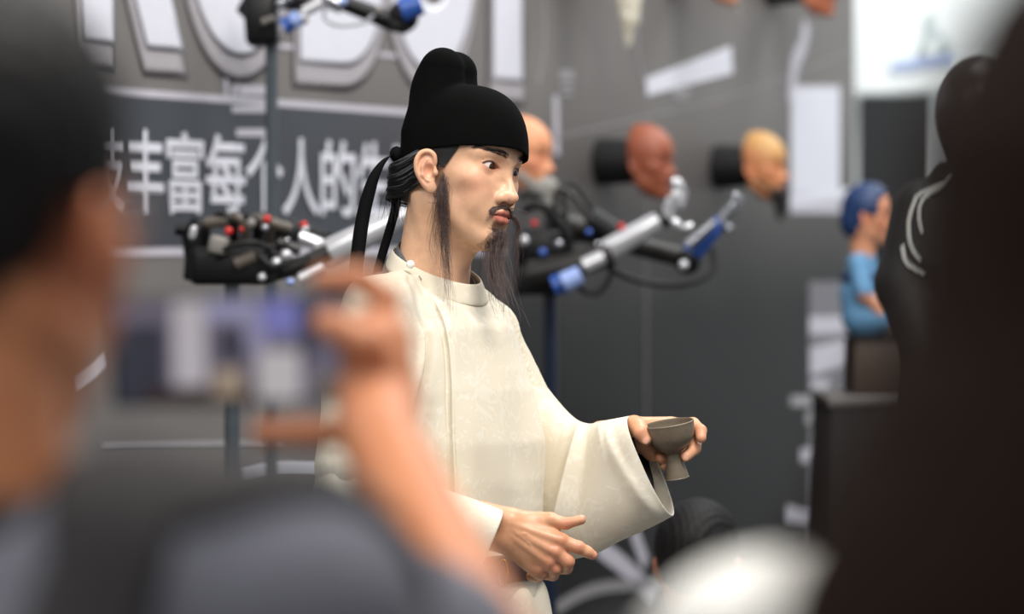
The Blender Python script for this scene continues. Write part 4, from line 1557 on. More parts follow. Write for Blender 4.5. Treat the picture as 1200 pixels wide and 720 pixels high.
# stand behind the cup: silver forearm and blue forearm
R = Rig(645, 8.2, 'robot arm stand behind the cup, with silver and blue forearms and upturned hands', M_POLE, 335, .0145)
R.block('mount_block', 604, 312, 655, 346, .12, M_RBLACK)
R.block('shoulder_housing', 604, 268, 672, 318, .14, M_RBLACK, d=.05, bev=.02)
R.tube('upper_arm', [(622, 322, -.06), (668, 312, -.08), (716, 296, -.08)], [17, 15, 16], M_RBROWN)
R.tube('upper_arm', [(640, 262, .04), (700, 272, .06), (752, 290, .08), (800, 302, .1)], [18, 15, 12, 12], M_RBROWN)
R.tube('shoulder_joint', [(690, 258, -.02), (722, 276, -.02)], [17, 14], M_RBLACK)
R.ball('elbow_joint', 806, 306, 16, M_RBLACK, .08)
R.ball('elbow_cap', 801, 311, 6, M_SILVER, .02)
R.tube('forearm', [(708, 297, -.08), (711, 295.5, -.08), (766, 262, -.08), (778, 256, -.08)], [11, 14.5, 11.5, 10], M_SILVER, n=24)
R.tube('wrist_band', [(773, 259, -.08), (781, 254, -.08)], [11.5, 10.5], M_RBLACK)
robot_hand(R, (781, 253), (787, 238), [[(788, 237), (792, 222), (789, 208)], [(791, 238), (796, 222), (794, 208)], [(794, 240), (799, 226), (798, 213)], [(796, 244), (801, 234), (801, 222)]],
           [(788, 258), (800, 268), (813, 264)], M_SILVER, 7.5, -.08)
f2 = R.tube('forearm', [(806, 300, .08), (812, 296, .08), (836, 270, .08), (846, 258, .08)], [10, 13, 10, 8], M_RBLUE, n=24)
R.tube('forearm_plate', [(806, 288, .03), (838, 260, .03)], [7, 5], M_STEEL, parent=f2)
robot_hand(R, (845, 259), (855, 247), [[(855, 246), (860, 236), (863, 225)], [(857, 248), (863, 238), (866, 228)], [(859, 250), (865, 241), (868, 232)]],
           [(849, 262), (853, 270), (857, 264)], M_STEEL, 6.0, .08)
R.tube('actuator', [(684, 312, -.12), (708, 301, -.12)], [9, 9], M_SILVER)
R.tube('actuator_cap', [(660, 332, -.12), (681, 322, -.12)], [12, 11], M_PALEBLUE)
R.tube('actuator_sleeve', [(648, 336, -.1), (664, 330, -.1)], [12, 12], M_RBLUE)
R.cable([(716, 300, -.06), (716, 322, -.07), (702, 343, -.07), (682, 340, -.07), (676, 322, -.06)], 3.2, M_CABLE)
R.cable([(700, 300, 0), (725, 320, 0), (765, 332, 0), (805, 332, .02), (835, 318, .06), (836, 292, .08)], 4.2, M_CABLE)
R.cable([(655, 262, -.05), (650, 232, -.05), (660, 222, -.05), (680, 240, -.05), (690, 262, -.05)], 3.2, M_RBROWN)
R.cable([(664, 262, 0), (660, 226, 0), (672, 216, 0), (688, 236, 0), (704, 262, 0)], 3.0, M_CABLE)
R.cable([(612, 246, -.05), (634, 240, -.05), (655, 262, -.05), (668, 280, -.05)], 6, M_RBLACK, 'hose')
R.cable([(608, 230, 0), (626, 226, 0), (640, 244, 0), (660, 250, 0)], 6, M_RBROWN, 'hose')
for x, y, m_, r_ in ((626, 262, M_RED, 4), (728, 266, M_RED, 4.5), (614, 282, M_SILVER, 6), (655, 286, M_STEEL, 5), (700, 287, M_STEEL, 4), (636, 296, M_RBLUE, 5), (690, 272, M_RBLUE, 4)):
    R.ball('bolt_cap', x, y, r_, m_, -.085)

# stand at the left, below the slogan
R = Rig(272, 7.15, 'robot arm stand under the slogan, black and silver joints bunched together', M_POLE2, 320, .0145)
R.block('mount_block', 226, 290, 322, 334, .16, M_RBLACK, bev=.012)
R.tube('shoulder_housing', [(224, 330), (232, 306), (230, 276), (236, 258)], [10, 16, 18, 12], M_RBLACK)
R.tube('shoulder_knob', [(206, 268), (224, 270)], [8, 8], M_RBLACK)
R.block('white_label', 222, 264, 230, 281, .01, M_SILVER, d=-.075, tilt=12)
R.block('grey_module', 246, 277, 268, 298, .08, M_GREYBOX, d=-.06, tilt=12)
for i, x in enumerate((262, 276, 290, 304)):
    R.cable([(x - 18, 262, -.03), (x - 2, 253 + i, -.05), (x + 10, 262 + i, -.05), (x + 12, 282 + i, -.03)], 6, M_RIB if i % 2 else M_RBLACK, 'hose')
R.tube('upper_arm', [(244, 300, .0), (290, 292, -.02), (330, 290, -.02)], [18, 16, 13], M_RBLACK)
R.tube('upper_arm', [(300, 262, .06), (340, 272, .06), (384, 282, .04)], [16, 15, 11], M_RBLACK)
R.tube('elbow_link', [(310, 322, -.05), (345, 314, -.05), (386, 296, -.05)], [11, 10, 11], M_RBROWN)
R.cable([(268, 318, -.06), (290, 300, -.07), (318, 296, -.07), (334, 306, -.07)], 5, M_CABLE)
R.cable([(236, 306, -.06), (262, 322, -.07), (300, 330, -.07), (330, 322, -.07)], 5, M_RBLACK)
R.tube('forearm', [(374, 304, -.03), (381, 300, -.03), (440, 270, -.03), (486, 246, -.03)], [14, 18, 15, 12], M_SILVER, n=24)
R.tube('actuator', [(351, 278, .0), (376, 288, .0)], [8, 8], M_SILVER)
R.tube('actuator', [(352, 327, -.08), (380, 315, -.08)], [7.5, 7.5], M_SILVER)
R.block('joint_block', 316, 256, 346, 290, .1, M_RBLACK, d=.02)
R.tube('cylinder', [(240, 262, -.05), (268, 258, -.05)], [7, 7], M_RIB)
R.tube('cylinder', [(276, 310, -.08), (300, 300, -.08)], [8, 7], M_RIB)
R.tube('cylinder', [(318, 262, -.06), (342, 268, -.06)], [7, 6], M_RIB)
R.tube('cylinder', [(326, 284, -.07), (352, 294, -.07)], [6, 6], M_RBROWN)
R.cable([(300, 296, -.09), (320, 312, -.1), (340, 306, -.1), (362, 300, -.08)], 3, M_CABLE)
R.cable([(252, 300, -.09), (272, 288, -.1), (296, 284, -.1), (318, 292, -.08)], 3.5, M_CABLE)
robot_hand(R, (486, 246), (500, 236), [[(501, 235), (512, 226), (520, 216)], [(503, 237), (515, 230), (524, 222)], [(505, 240), (517, 234), (526, 228)]], [(492, 250), (502, 256), (512, 252)], M_SILVER, 8, -.03)
for x, y, m_, r_ in ((268, 271, M_RED, 5), (283, 269, M_RED, 3), (313, 257, M_RED, 5), (356, 264, M_RED, 5), (357, 268, M_SILVER, 5), (324, 308, M_SILVER, 6.5), (335, 299, M_SILVER, 6.5), (307, 325, M_SILVER, 5),
                     (294, 262, M_GREYBOX, 6), (310, 267, M_STEEL, 5), (336, 282, M_STEEL, 3.5), (340, 331, M_PALEBLUE, 5)):
    R.ball('bolt_cap', x, y, r_, m_, -.09)

# tall stand at the top
R = Rig(318, 7.80, 'tall robot arm stand whose black arm reaches across the top of the banner', M_POLE2, 40, .0125)
R.block('mount_block', 288, -6, 326, 54, .12, M_RBLACK, bev=.012, tilt=-4)
R.tube('shoulder_housing', [(282, 4), (300, 14), (312, 30)], [10, 16, 16], M_RBLACK)
R.tube('upper_arm', [(296, -14), (340, -4), (372, 2)], [20, 16, 12], M_RBROWN)
R.tube('actuator', [(356, 14, -.05), (378, 2, -.05)], [6.5, 7], M_SILVER)
R.tube('actuator_cap', [(332, 32, -.05), (350, 20, -.05)], [10, 9], M_RBLUE)
R.tube('actuator_ring', [(343, 26, -.056), (352, 20, -.056)], [10, 10], M_PALEBLUE)
R.tube('elbow_joint', [(378, -4), (402, 8)], [11, 9], M_STEEL)
R.tube('forearm', [(400, 2), (415, 8), (446, 20), (462, 26)], [10, 10, 11, 12], M_RBLACK)
R.ball('wrist_joint', 472, 20, 19, M_RBLACK)
R.tube('wrist_housing', [(470, 12, -.04), (494, 4, -.04)], [15, 13], M_RBLUE)
R.block('wrist_plate', 456, 24, 478, 38, .07, M_RBLACK, tilt=10)
R.cable([(382, 6, -.03), (381, 22, -.03), (398, 30, -.03), (425, 27, -.03), (438, 18, -.03)], 2.2, M_GREYCABLE)
for x, y, m_, r_ in ((329, 4, M_STEEL, 6), (338, -2, M_STEEL, 5), (318, 22, M_GREYBOX, 4), (310, 25, M_GREYBOX, 4), (402, 2, M_PALEBLUE, 5), (444, 12, M_GREYBOX, 4), (358, 24, M_GREYBOX, 4)):
    R.ball('bolt_cap', x, y, r_, m_, -.085)

# ------------------------------------------------------------------ people and figures
HEAD4 = head_field(0.0040, fine=False, neck=True)
h4v, h4f = HEAD4.mesh()
h4v = relax(h4v, h4f, 1, .4)
HEAD3 = head_field(0.0022, fine=False, neck=True)
h3v, h3f = HEAD3.mesh()
h3v = relax(h3v, h3f, 1, .4)
M_PSKIN = skin_material('living skin', rough=0.5, sss=0.08)


def soft_hand(S, wrist, tip_dir, side, sc=1.0):
    """A relaxed hand: palm and five unequal, slightly curled fingers."""
    t = np.asarray(tip_dir, float); t /= np.linalg.norm(t)
    sd = np.asarray(side, float); sd = sd - t * (sd @ t); sd /= np.linalg.norm(sd)
    n = np.cross(t, sd)
    p0 = np.asarray(wrist, float)
    for o in (-.018, 0, .018):
        S.rc(p0 + sd * o * .5 * sc, p0 + (t * .075 + sd * o) * sc, .016 * sc, .012 * sc, .01)
    for o, L in ((.027, .068), (.009, .080), (-.009, .074), (-.027, .058)):
        a = p0 + (t * .082 + sd * o) * sc
        b = a + (t * L * .5 + n * .006) * sc
        c = b + (t * L * .4 + n * .016) * sc
        S.chain([a, b, c], [.0095 * sc, .0085 * sc, .007 * sc], .003)
    a = p0 + (t * .02 + sd * .026) * sc
    b = a + (t * .035 + sd * .022 + n * .008) * sc
    c = b + (t * .032 + sd * .006 + n * .006) * sc
    S.chain([a, b, c], [.013 * sc, .0105 * sc, .008 * sc], .006)


def figure(label, O, yaw, k, skin, shirt, trousers, hairfn=None, hair_mat=None, arms=None, byaw=None, neck_r=None, nl=.17, head=(None, None), cheek=(206, 128, 104), group=None, shoulder=.185, hip_z=None, res=.012,
           name='person', category='person', foot=0.0, headscale=None, tilt=0):
    """A standing figure: one continuous body, hair, shirt and trousers. yaw: heading of the face in plan, degrees from +X."""
    hv_, hf_ = head if head[0] is not None else (h4v, h4f)
    hs = headscale or k
    M = rot('Z', yaw) @ rot('X', tilt)
    f = np.array([math.cos(math.radians(yaw)), math.sin(math.radians(yaw)), 0]); l = np.array([-f[1], f[0], 0])
    O = np.asarray(O, float)
    if byaw is not None:
        f = np.array([math.cos(math.radians(byaw)), math.sin(math.radians(byaw)), 0]); l = np.array([-f[1], f[0], 0])
    T = lambda q: O + hs * (np.asarray(q, float) @ M.T)
    t = thing(name, (O[0], O[1], foot), label, category, group)
    HV = T(hv_); C = face_pigment(hv_, skin, cheek=cheek)
    neck = O + hs * np.array([0, 0, -nl]) - f * .02 * k
    hip_z = hip_z or max(foot + .12, neck[2] - .58 * k)
    sh = [neck + s * l * shoulder * k + np.array([0, 0, -.040 * k]) for s in (-1, 1)]
    if arms is None:
        arms = [None, None]
    A = []
    for s, a in zip((0, 1), arms):
        sg = -1 if s == 0 else 1
        if a is None:
            e = sh[s] + sg * l * .05 * k + np.array([0, 0, -.29 * k]); w_ = e + f * .06 * k + np.array([0, 0, -.25 * k])
            A.append((sh[s], e, w_, True))
        else:
            A.append((sh[s], np.asarray(a[0], float), np.asarray(a[1], float), False))
    lo = np.min([neck, *[q for a in A for q in a[:3]]], 0) - .32 * k
    hi = np.max([neck, *[q for a in A for q in a[:3]]], 0) + .15 * k
    lo[2] = foot
    ang = math.atan2(l[1], l[0])
    zs = [hip_z, hip_z + .16 * k, neck[2] - .26 * k, neck[2] - .09 * k, neck[2] - .01]

    def trunk(S, e):
        S.loft(zs, [neck[0]] * 5, [neck[1]] * 5, [.165 * k + e, .145 * k + e, .175 * k + e, .165 * k + e, .062 * hs + e], [.115 * k + e, .105 * k + e, .12 * k + e, .095 * k + e, .06 * hs + e], ang)

    feet = [np.array([neck[0], neck[1], foot]) + s * l * .09 * k for s in (-1, 1)]

    def legs(S, e, cut=0.0):
        for s, ft in zip((-1, 1), feet):
            h_ = np.array([neck[0], neck[1], hip_z]) + s * l * .085 * k
            kn = (h_ + ft) / 2 + f * .01; an = ft + np.array([0, 0, .07 * k])
            S.chain([h_, kn, an + np.array([0, 0, cut])], [.085 * k + e, .058 * k + e, .042 * k + e], .02)

    S = SDF(lo, hi, res)
    trunk(S, -.006)
    legs(S, -.006)
    if neck_r:
        S.rc(neck + np.array([0, 0, -.03]), O + np.array([0, 0, -.07]) - f * .012, neck_r * 1.12, neck_r, .02)
    for s, (a, b, c, down) in enumerate(A):
        S.chain([a, b, c], [.046 * k, .041 * k, .029 * k], .025)
    for ft in feet:
        S.rc(ft + np.array([0, 0, .04 * k]), ft + f * .16 * k + np.array([0, 0, .03 * k]), .042 * k, .03 * k, .02)
    BV, BF_ = S.mesh()
    VV = [HV, relax(BV, BF_, 2)]; FF_ = [hf_, BF_ + len(HV)]
    CC_ = [C, np.tile(np.array(srgb(skin)), (len(BV), 1))]
    for s, (a, b, c, down) in enumerate(A):
        if down:
            H_ = SDF(c - .2 * k, c + .2 * k, .005)
            soft_hand(H_, c, (c - b) + f * .02, f, k)
            V, F = H_.mesh()
            FF_.append(F + sum(len(v) for v in VV)); VV.append(V); CC_.append(np.tile(np.array(srgb(skin)), (len(V), 1)))
    body = mesh_obj('body', np.vstack(VV), np.vstack(FF_), M_PSKIN, t, pigment=np.vstack(CC_))
    # clothes
    S = SDF(lo, hi, res * .8)
    trunk(S, .012)
    for a, b, c, down in A:
        S.rc(a + (neck - a) * .45, a, .055 * k, .058 * k, .05)
        S.rc(a, a + (b - a) * .62, .060 * k, .060 * k, .03)
    V, F = S.mesh()
    mesh_obj('shirt', relax(V, F, 3), F, shirt, t)
    S = SDF(lo, hi, res)
    legs(S, .012, .02)
    S.ell((neck[0], neck[1], hip_z + .02), (.16 * k, .13 * k, .12 * k), .05)
    V, F = S.mesh()
    mesh_obj('trousers', relax(V, F, 2), F, trousers, t)
    if hairfn is not None:
        S = hairfn(hs)
        V, F = S.mesh()
        V = V + S.normals(V) * (.0016 * np.sin(V[:, 1] * 420 + 40 * V[:, 2]) * np.sin(V[:, 0] * 260))[:, None]
        mesh_obj('hair', T(relax(V, F, 1)), F, hair_mat, t)
    return t, T, M, A


def short_hair(hs, grow=.011, low=-.055, ears=True):
    S = SDF((-.125, -.1, -.10), (.13, .1, .14), .004)
    S.ell((0.003, 0, 0.036), (.091 + grow, .0725 + grow, .083 + grow))
    S.ell((-.055, 0, -.01), (.045 + grow * .5, .055 + grow * .5, .055), .02)

    def keep(x, y, z):
        front = (x - .050) * .8 - np.clip(z - .045, 0, 1) * 1.6
        low_ = (low - z) + 0 * x
        ear = np.where(x > -.012, (.008 - z), -1) if ears else -1 + 0 * x
        return np.maximum(np.maximum(front, low_), ear)
    S.op(keep, S.lo, S.lo + S.h * S.n, .006, 'i')
    return S


M_DARKHAIR = material('dark hair', (11, 9, 9), rough=0.6, spec=0.25, var=0.3, vscale=200)
M_BROWNHAIR = material('dark brown hair', (30, 18, 12), rough=0.7, spec=0.08, var=0.35, vscale=160)
M_SHIRT = material('grey heather shirt', (104, 104, 114), rough=0.9, var=0.06, vscale=60, bump=.2, bscale=500)
M_JEANS = material('dark trousers', (36, 38, 46), rough=0.9)
M_STRAP = material('black webbing', (38, 35, 36), rough=0.85, bump=.3, bscale=400)
M_LENS = material('spectacle lens', (200, 205, 205), rough=0.05, spec=0.6, alpha=.3)

# man with the phone, close to the camera
EL = W(585, 815, 0, 2.40); WRI = W(447, 515, 0, 2.64)
man, MT, MM, MA = figure('man in grey shirt with backpack strap, raising a phone with his right hand', (-.286, 1.98, 1.516), 62, 1.0, (194, 126, 84), M_SHIRT, M_JEANS,
                         short_hair, M_DARKHAIR, arms=[(EL, WRI), None], byaw=78, neck_r=.060, nl=.156, head=(h3v, h3f), cheek=(206, 92, 66), shoulder=.18, res=.010)
# his right hand round the end of the phone
Hq = lambda px, py, d=0.0: W(px, py, d, 2.70)
S = SDF(Hq(280, 560, -.10), Hq(520, 310, .10), .0025)
S.rc(WRI, Hq(444, 470, -.01), .029, .026, .01)
S.rc(Hq(446, 480, -.01), Hq(448, 400, 0), .027, .022, .012)
S.rc(Hq(440, 480, 0), Hq(432, 410, .01), .024, .02, .012)
S.chain([Hq(452, 395, .01), Hq(452, 350, .01), Hq(420, 327, .008), Hq(378, 328, .004)], [.0125, .011, .0098, .0085], .005)
S.chain([Hq(450, 405, .02), Hq(430, 380, .035), Hq(380, 390, .032), Hq(350, 395, .026)], [.0125, .011, .0095, .0085], .004)
S.chain([Hq(447, 430, .02), Hq(426, 415, .036), Hq(376, 420, .033), Hq(346, 424, .026)], [.012, .0105, .0092, .0082], .004)
S.chain([Hq(440, 480, .0), Hq(415, 506, .01), Hq(360, 508, .006), Hq(308, 507, .0)], [.013, .0115, .0105, .009], .005)
S.chain([Hq(448, 430, -.02), Hq(428, 402, -.034), Hq(398, 385, -.030), Hq(380, 378, -.022)], [.015, .0125, .011, .009], .006)
V, F = S.mesh()
hand = mesh_obj('hand', relax(V, F, 2), F, M_PSKIN, man, pigment=np.tile(np.array(srgb(196, 130, 92)), (len(V), 1)))
body = [c for c in man.children if c.name.startswith('body')][0]
# join the raised hand to the body mesh: one continuous figure
bm = bmesh.new(); bm.from_mesh(body.data); bm.from_mesh(hand.data); bm.to_mesh(body.data); bm.free()
bpy.data.objects.remove(hand)
body.data.polygons.foreach_set('use_smooth', np.ones(len(body.data.polygons), dtype=bool))

# spectacles
mb = MB()
sp_ = [MT((.0005 + .085 * u, -.0765 - .004 * math.sin(3 * u), .004 + .004 * u)) for u in np.linspace(0, 1, 10)]
mb.tube(sp_, .0018, 8)
gl = mb.build('spectacles_frame', M_RBLACK, man)
for s in (-1, 1):
    q = [MT((.0975 - .3 * abs(.033 * s + .022 * math.cos(a)) ** 1.6, s * .033 + .022 * math.cos(a), -.002 + .017 * math.sin(a))) for a in np.linspace(0, 2 * math.pi, 33)[:-1]]
    MB().tube(q + [q[0]], .0013, 8, cap=False).build('spectacles_rim', M_STEEL, gl)
    c0 = np.mean(q, 0)
    mesh_obj('lens', [c0 + (a - c0) * .97 for a in q] + [c0 + (a - c0) * .97 + MM @ np.array([.0012, 0, 0]) for a in q],
             [tuple(range(32)), tuple(range(32, 64))[::-1]] + [(i, 32 + i, 32 + (i + 1) % 32, (i + 1) % 32) for i in range(32)], M_LENS, gl, smooth=False)

# backpack straps and dark yoke of the man
shirt = [c for c in man.children if c.name.startswith('shirt')][0]
dg = bpy.context.evaluated_depsgraph_get(); dg.update()
from mathutils.bvhtree import BVHTree


def drape(name, path, width, side, mat, parent, target, lift=.006, n=26):
    """A flat strap laid over a surface."""
    off = origin_of(target)
    bv = BVHTree.FromPolygons([tuple(np.array(v.co) + off) for v in target.data.vertices], [tuple(p.vertices) for p in target.data.polygons])
    P = smoothpath(path, n)
    rows = []
    for i, q in enumerate(P):
        T = P[min(i + 1, n - 1)] - P[max(i - 1, 0)]; T /= np.linalg.norm(T)
        co, no, _, _ = bv.find_nearest(Vector(q))
        no = np.array(no); sd = np.cross(T, no); sd /= np.linalg.norm(sd)
        row = []
        for u in np.linspace(-.5, .5, 7):
            c2, n2, _, _ = bv.find_nearest(Vector(np.array(co) + sd * u * width))
            row.append(np.array(c2) + np.array(n2) * lift)
        rows.append(row)
    V = np.array(rows).reshape(-1, 3)
    F = [(i * 7 + j, i * 7 + j + 1, (i + 1) * 7 + j + 1, (i + 1) * 7 + j) for i in range(n - 1) for j in range(6)]
    o = mesh_obj(name, V, F, mat, parent)
    md = o.modifiers.new('cloth', 'SOLIDIFY'); md.thickness = .006; md.offset = 0
    return o


sr = MA[0][0]
drape('backpack_strap', [sr + np.array([-.085, .12, -.10]), sr + np.array([-.085, .05, .06]), sr + np.array([-.085, -.03, .07]), sr + np.array([-.09, -.14, -.04]), sr + np.array([-.10, -.2, -.22])], .062, None, M_STRAP, man, shirt)
drape('shoulder_yoke', [sr + np.array([-.11, -.02, .08]), sr + np.array([-.03, -.02, .08]), sr + np.array([.04, .02, .06]), sr + np.array([.075, .06, .03])], .075, None, M_STRAP, man, shirt, lift=.004)
q = [np.array([MT((-.02, 0, 0))[0], MT((-.02, 0, 0))[1], 1.372]) + np.array([.066 * math.cos(a), .066 * math.sin(a), .008 * math.sin(a)]) for a in np.linspace(0, 2 * math.pi, 40)]
MB().tube(q, .010, 10, cap=False).build('shirt_collar', M_STRAP, man)

# the phone
pc = Hq(268, 411, .0)
PR = rot('Y', -1.2)
ph_w, ph_h = 276 * 2.7 / FPX, 128 * 2.7 / FPX
phone = thing('phone', pc, 'black phone held sideways, its lit screen facing the man', 'phone')
MB().box(pc, (ph_w, .0085, ph_h), R=PR, bev=.003).build('case', M_RBLACK, phone)


def screen_mat(name, col, e=1.0):
    m = material(name, (10, 10, 10), rough=0.15, spec=0.4, var=0, emit=col, estr=e)
    return m


def on_screen(name, rects, col, off, e=.75):
    V = []; F = []
    for x0, y0, x1, y1 in rects:
        b = len(V)
        c = [Hq(x, y, 0) - pc for x, y in ((x0, y1), (x1, y1), (x1, y0), (x0, y0))]
        for oo in (off, off - .0002):
            V += [pc + PR @ (q + np.array([0, -oo, 0])) for q in c]
        F += [(b, b + 1, b + 2, b + 3), (b + 7, b + 6, b + 5, b + 4)] + [(b + i, b + 4 + i, b + 4 + (i + 1) % 4, b + (i + 1) % 4) for i in range(4)]
    return mesh_obj(name, V, F, screen_mat(name, col, e), scr if name != 'screen' else phone, smooth=False)


scr = None
scr = on_screen('screen', [(138, 352, 398, 470)], (112, 106, 122), .0046)
for r_, c_, o_ in (((138, 378, 196, 470), (58, 60, 72), .0050), ((352, 352, 372, 420), (62, 58, 76), .0050), ((258, 384, 288, 424), (58, 60, 72), .0050), ((204, 352, 242, 452), (196, 190, 196), .0052),
                   ((302, 412, 352, 470), (200, 194, 196), .0052), ((244, 352, 306, 376), (158, 156, 190), .0050), ((286, 378, 314, 412), (150, 146, 176), .0050), ((310, 352, 352, 392), (128, 128, 196), .0051),
                   ((168, 452, 300, 470), (60, 48, 48), .0053), ((250, 432, 284, 464), (170, 152, 132), .0054)):
    on_screen('screen_image', [r_], c_, o_)
MB().lathe(pc + PR @ (Hq(383, 458, 0) - pc + np.array([0, -.0052, 0])), [(0, .0012), (.008, .0012), (.010, 0), (0, 0)], 24, R=rot('X', 90)).build('shutter_button', M_GREYBOX, scr)

# person in the white cap, lower right
M_WHITECAP = material('white cap cotton', (228, 226, 220), rough=0.9, var=0.03, bump=.2, bscale=500)
M_CAPGREY = material('grey cap lining', (112, 112, 114), rough=0.9)
M_DARKSHIRT = material('dark shirt', (44, 44, 48), rough=0.9)
capO = W(922, 960, 0, 1.86)
cp, CT, CM_, _ = figure('person in a white cap seen from behind at the bottom edge', capO, 68, .86, (196, 140, 108), M_DARKSHIRT, M_JEANS, short_hair, M_DARKHAIR, headscale=1.0)
S = SDF((-.13, -.11, -.03), (.2, .11, .16), .0035)
S.op(lambda x, y, z: ((((x - .004) / .108) ** 2 + (y / .0900) ** 2) ** 1.2 + (np.maximum(z - .005, 0) / .125) ** 2.4) ** (1 / 2.4) * .09 - .09, (-.11, -.1, -.03), (.12, .1, .14))
S.op(lambda x, y, z: (.012 + .08 * x - z) + 0 * y, S.lo, S.lo + S.h * S.n, .002, 'i')
S.ell((.004, 0, .0), (.1045, .0865, .122), 0, 's')
S.ell((-.105, 0, .012), (.05, .034, .036), .002, 's')
S.op(lambda x, y, z: np.maximum(np.maximum(np.sqrt(((x - .085) / 1.25) ** 2 + y ** 2) - .068, np.abs(z - .020 + 1.2 * (x - .1) ** 2 * 4 + .9 * y * y * 3) - .003), .06 - x), (.05, -.08, -.03), (.19, .08, .06), .003)
V, F = S.mesh()
cap = mesh_obj('cap', CT(relax(V, F, 2)), F, M_WHITECAP, cp)
MB().tube([CT((-.104 + .9 * y * y * 3, y, .010)) for y in np.linspace(-.036, .036, 12)], .006, 8).build('cap_strap', M_CAPGREY, cap)

# dark haired person further back
figure('black-haired person low behind the white cap, beyond the sleeve', W(817, 660, 0, 6.7), 75, .60, (190, 136, 104), M_DARKSHIRT, M_JEANS, lambda q: short_hair(q, .016, -.07, False), M_DARKHAIR, headscale=.84)


# long haired woman at the right edge, very close
def long_hair(hs):
    S = SDF((-.20, -.24, -.42), (.13, .24, .14), .006)
    S.ell((0.0, 0, 0.026), (.104, .088, .092))
    S.loft([-.40, -.22, -.12, -.04, .03], [-.045, -.045, -.035, -.022, -.01], [0] * 5, [.186, .172, .142, .106, .088], [.085, .085, .085, .085, .088], math.radians(90), .03)
    S.ell((.085, 0, -.06), (.05, .05, .12), .02, 's')
    S.op(lambda x, y, z: (x - .055) - np.clip(z - .05, 0, 1) * 1.2 + 0 * y, S.lo, S.lo + S.h * S.n, .01, 'i')
    return S


wo = W(1392, 262, 0, 1.26)
figure('woman with long dark brown hair seen from behind at the right edge', wo, 88, .95, (206, 150, 118), M_DARKSHIRT, M_JEANS, long_hair, M_BROWNHAIR, headscale=.94)

# ------------------------------------------------------------------ right background: table, doll, black mannequin
M_CLOTH = material('black table cloth', (14, 13, 13), rough=0.9, var=.1)
M_EDGE = material('grey table edge', (112, 108, 106), rough=0.5)
TD = 9.5
tz = W(0, 466, 0, TD)[2]
tx0, tx1 = W(972, 0, 0, TD)[0], W(1170, 0, 0, TD)[0]
tb = thing('display_table', ((tx0 + tx1) / 2, TD + .3, 0), 'tall display table under a black cloth at the right', 'table')
MB().box(((tx0 + tx1) / 2, TD + .3, tz - .012), (tx1 - tx0, .6, .024), bev=.004).build('tabletop', M_EDGE, tb)
n = 200; V = []; F = []
for i in range(n):
    u = i / n * 4; sgm = int(u); fr = u - sgm
    cx_ = [(-1 + 2 * fr, -1), (1, -1 + 2 * fr), (1 - 2 * fr, 1), (-1, 1 - 2 * fr)][sgm]
    w_ = .010 * math.sin(i * .9) + .006 * math.sin(i * .37)
    for z_, e in ((tz - .024, 0), (tz - .3, .5), (.01, 1)):
        V.append(((tx0 + tx1) / 2 + cx_[0] * ((tx1 - tx0) / 2 - .008 + w_ * e), TD + .3 + cx_[1] * (.292 + w_ * e), z_))
F = [(i * 3 + j, ((i + 1) % n) * 3 + j, ((i + 1) % n) * 3 + j + 1, i * 3 + j + 1) for i in range(n) for j in range(2)]
o = mesh_obj('tablecloth', V, F, M_CLOTH, tb)
md = o.modifiers.new('cloth', 'SOLIDIFY'); md.thickness = .004
M_BROWNBOX = material('dark brown box', (66, 52, 42), rough=0.6, var=.1)
b0 = W(996, 466, 0, TD + .25); b1 = W(1080, 398, 0, TD + .25)
bx = thing('plinth', ((b0[0] + b1[0]) / 2, TD + .25, tz), 'dark brown plinth on the black table, under the blue-haired doll', 'plinth')
MB().box(((b0[0] + b1[0]) / 2, TD + .25, (tz + b1[2]) / 2), (b1[0] - b0[0], .30, b1[2] - tz), bev=.006).build('block', M_BROWNBOX, bx)
MB().box(((b0[0] + b1[0]) / 2, TD + .25, b1[2] + .004), (b1[0] - b0[0] + .016, .316, .008), bev=.002).build('top_board', M_CLOTH, bx)

# the doll: seated on the plinth, head turned to the right
M_BLUEHAIR = material('blue hair', (30, 56, 100), rough=0.5, var=.2, vscale=60)
M_DRESS = material('light blue dress', (100, 150, 190), rough=0.7, var=.12, vscale=25)
M_NAVY = material('navy trim', (34, 52, 96), rough=0.7)
dO = W(1017, 252, 0, 9.72)
dk = .62
dz = b1[2] + .008
doll = thing('doll', (dO[0], dO[1], dz), 'blue-haired doll in a light blue dress sitting on the plinth', 'doll')
DM = rot('Z', -18)
DT = lambda q: dO + dk * (np.asarray(q, float) @ DM.T)
DS = SDF((-.2, -.2, -.56), (.32, .2, -.1), .008)
floor_z = (dz - dO[2]) / dk
DS.chain([(-.02, 0, -.17), (-.02, 0, -.30), (-.02, 0, -.42)], [.05, .075, .085], .03)
for s in (-1, 1):
    DS.chain([(-.02, s * .085, -.20), (.01, s * .12, -.32), (.12, s * .07, floor_z + .06)], [.034, .028, .022], .02)
    DS.chain([(0, s * .05, floor_z + .06), (.16, s * .06, floor_z + .07), (.28, s * .05, floor_z + .035)], [.055, .045, .03], .03)
    soft_hand(DS, (.12, s * .07, floor_z + .06), (1, -s * .1, -.12), (0, -s, 0), .8)
V, F = DS.mesh()
mesh_obj('body', np.vstack([DT(h4v), DT(relax(V, F, 1))]), np.vstack([h4f, F + len(h4v)]), M_MASK, doll,
         pigment=np.vstack([face_pigment(h4v, (226, 160, 122), cheek=(226, 130, 104)), np.tile(np.array(srgb(226, 160, 122)), (len(V), 1))]))
S = SDF((-.2, -.2, floor_z - .01), (.30, .2, -.13), .006)
S.chain([(-.02, 0, -.20), (-.02, 0, -.32), (0, 0, floor_z + .09)], [.065, .088, .11], .03)
S.chain([(0, .05, floor_z + .075), (.17, .05, floor_z + .075)], [.07, .058], .03)
S.chain([(0, -.05, floor_z + .075), (.17, -.05, floor_z + .075)], [.07, .058], .03)
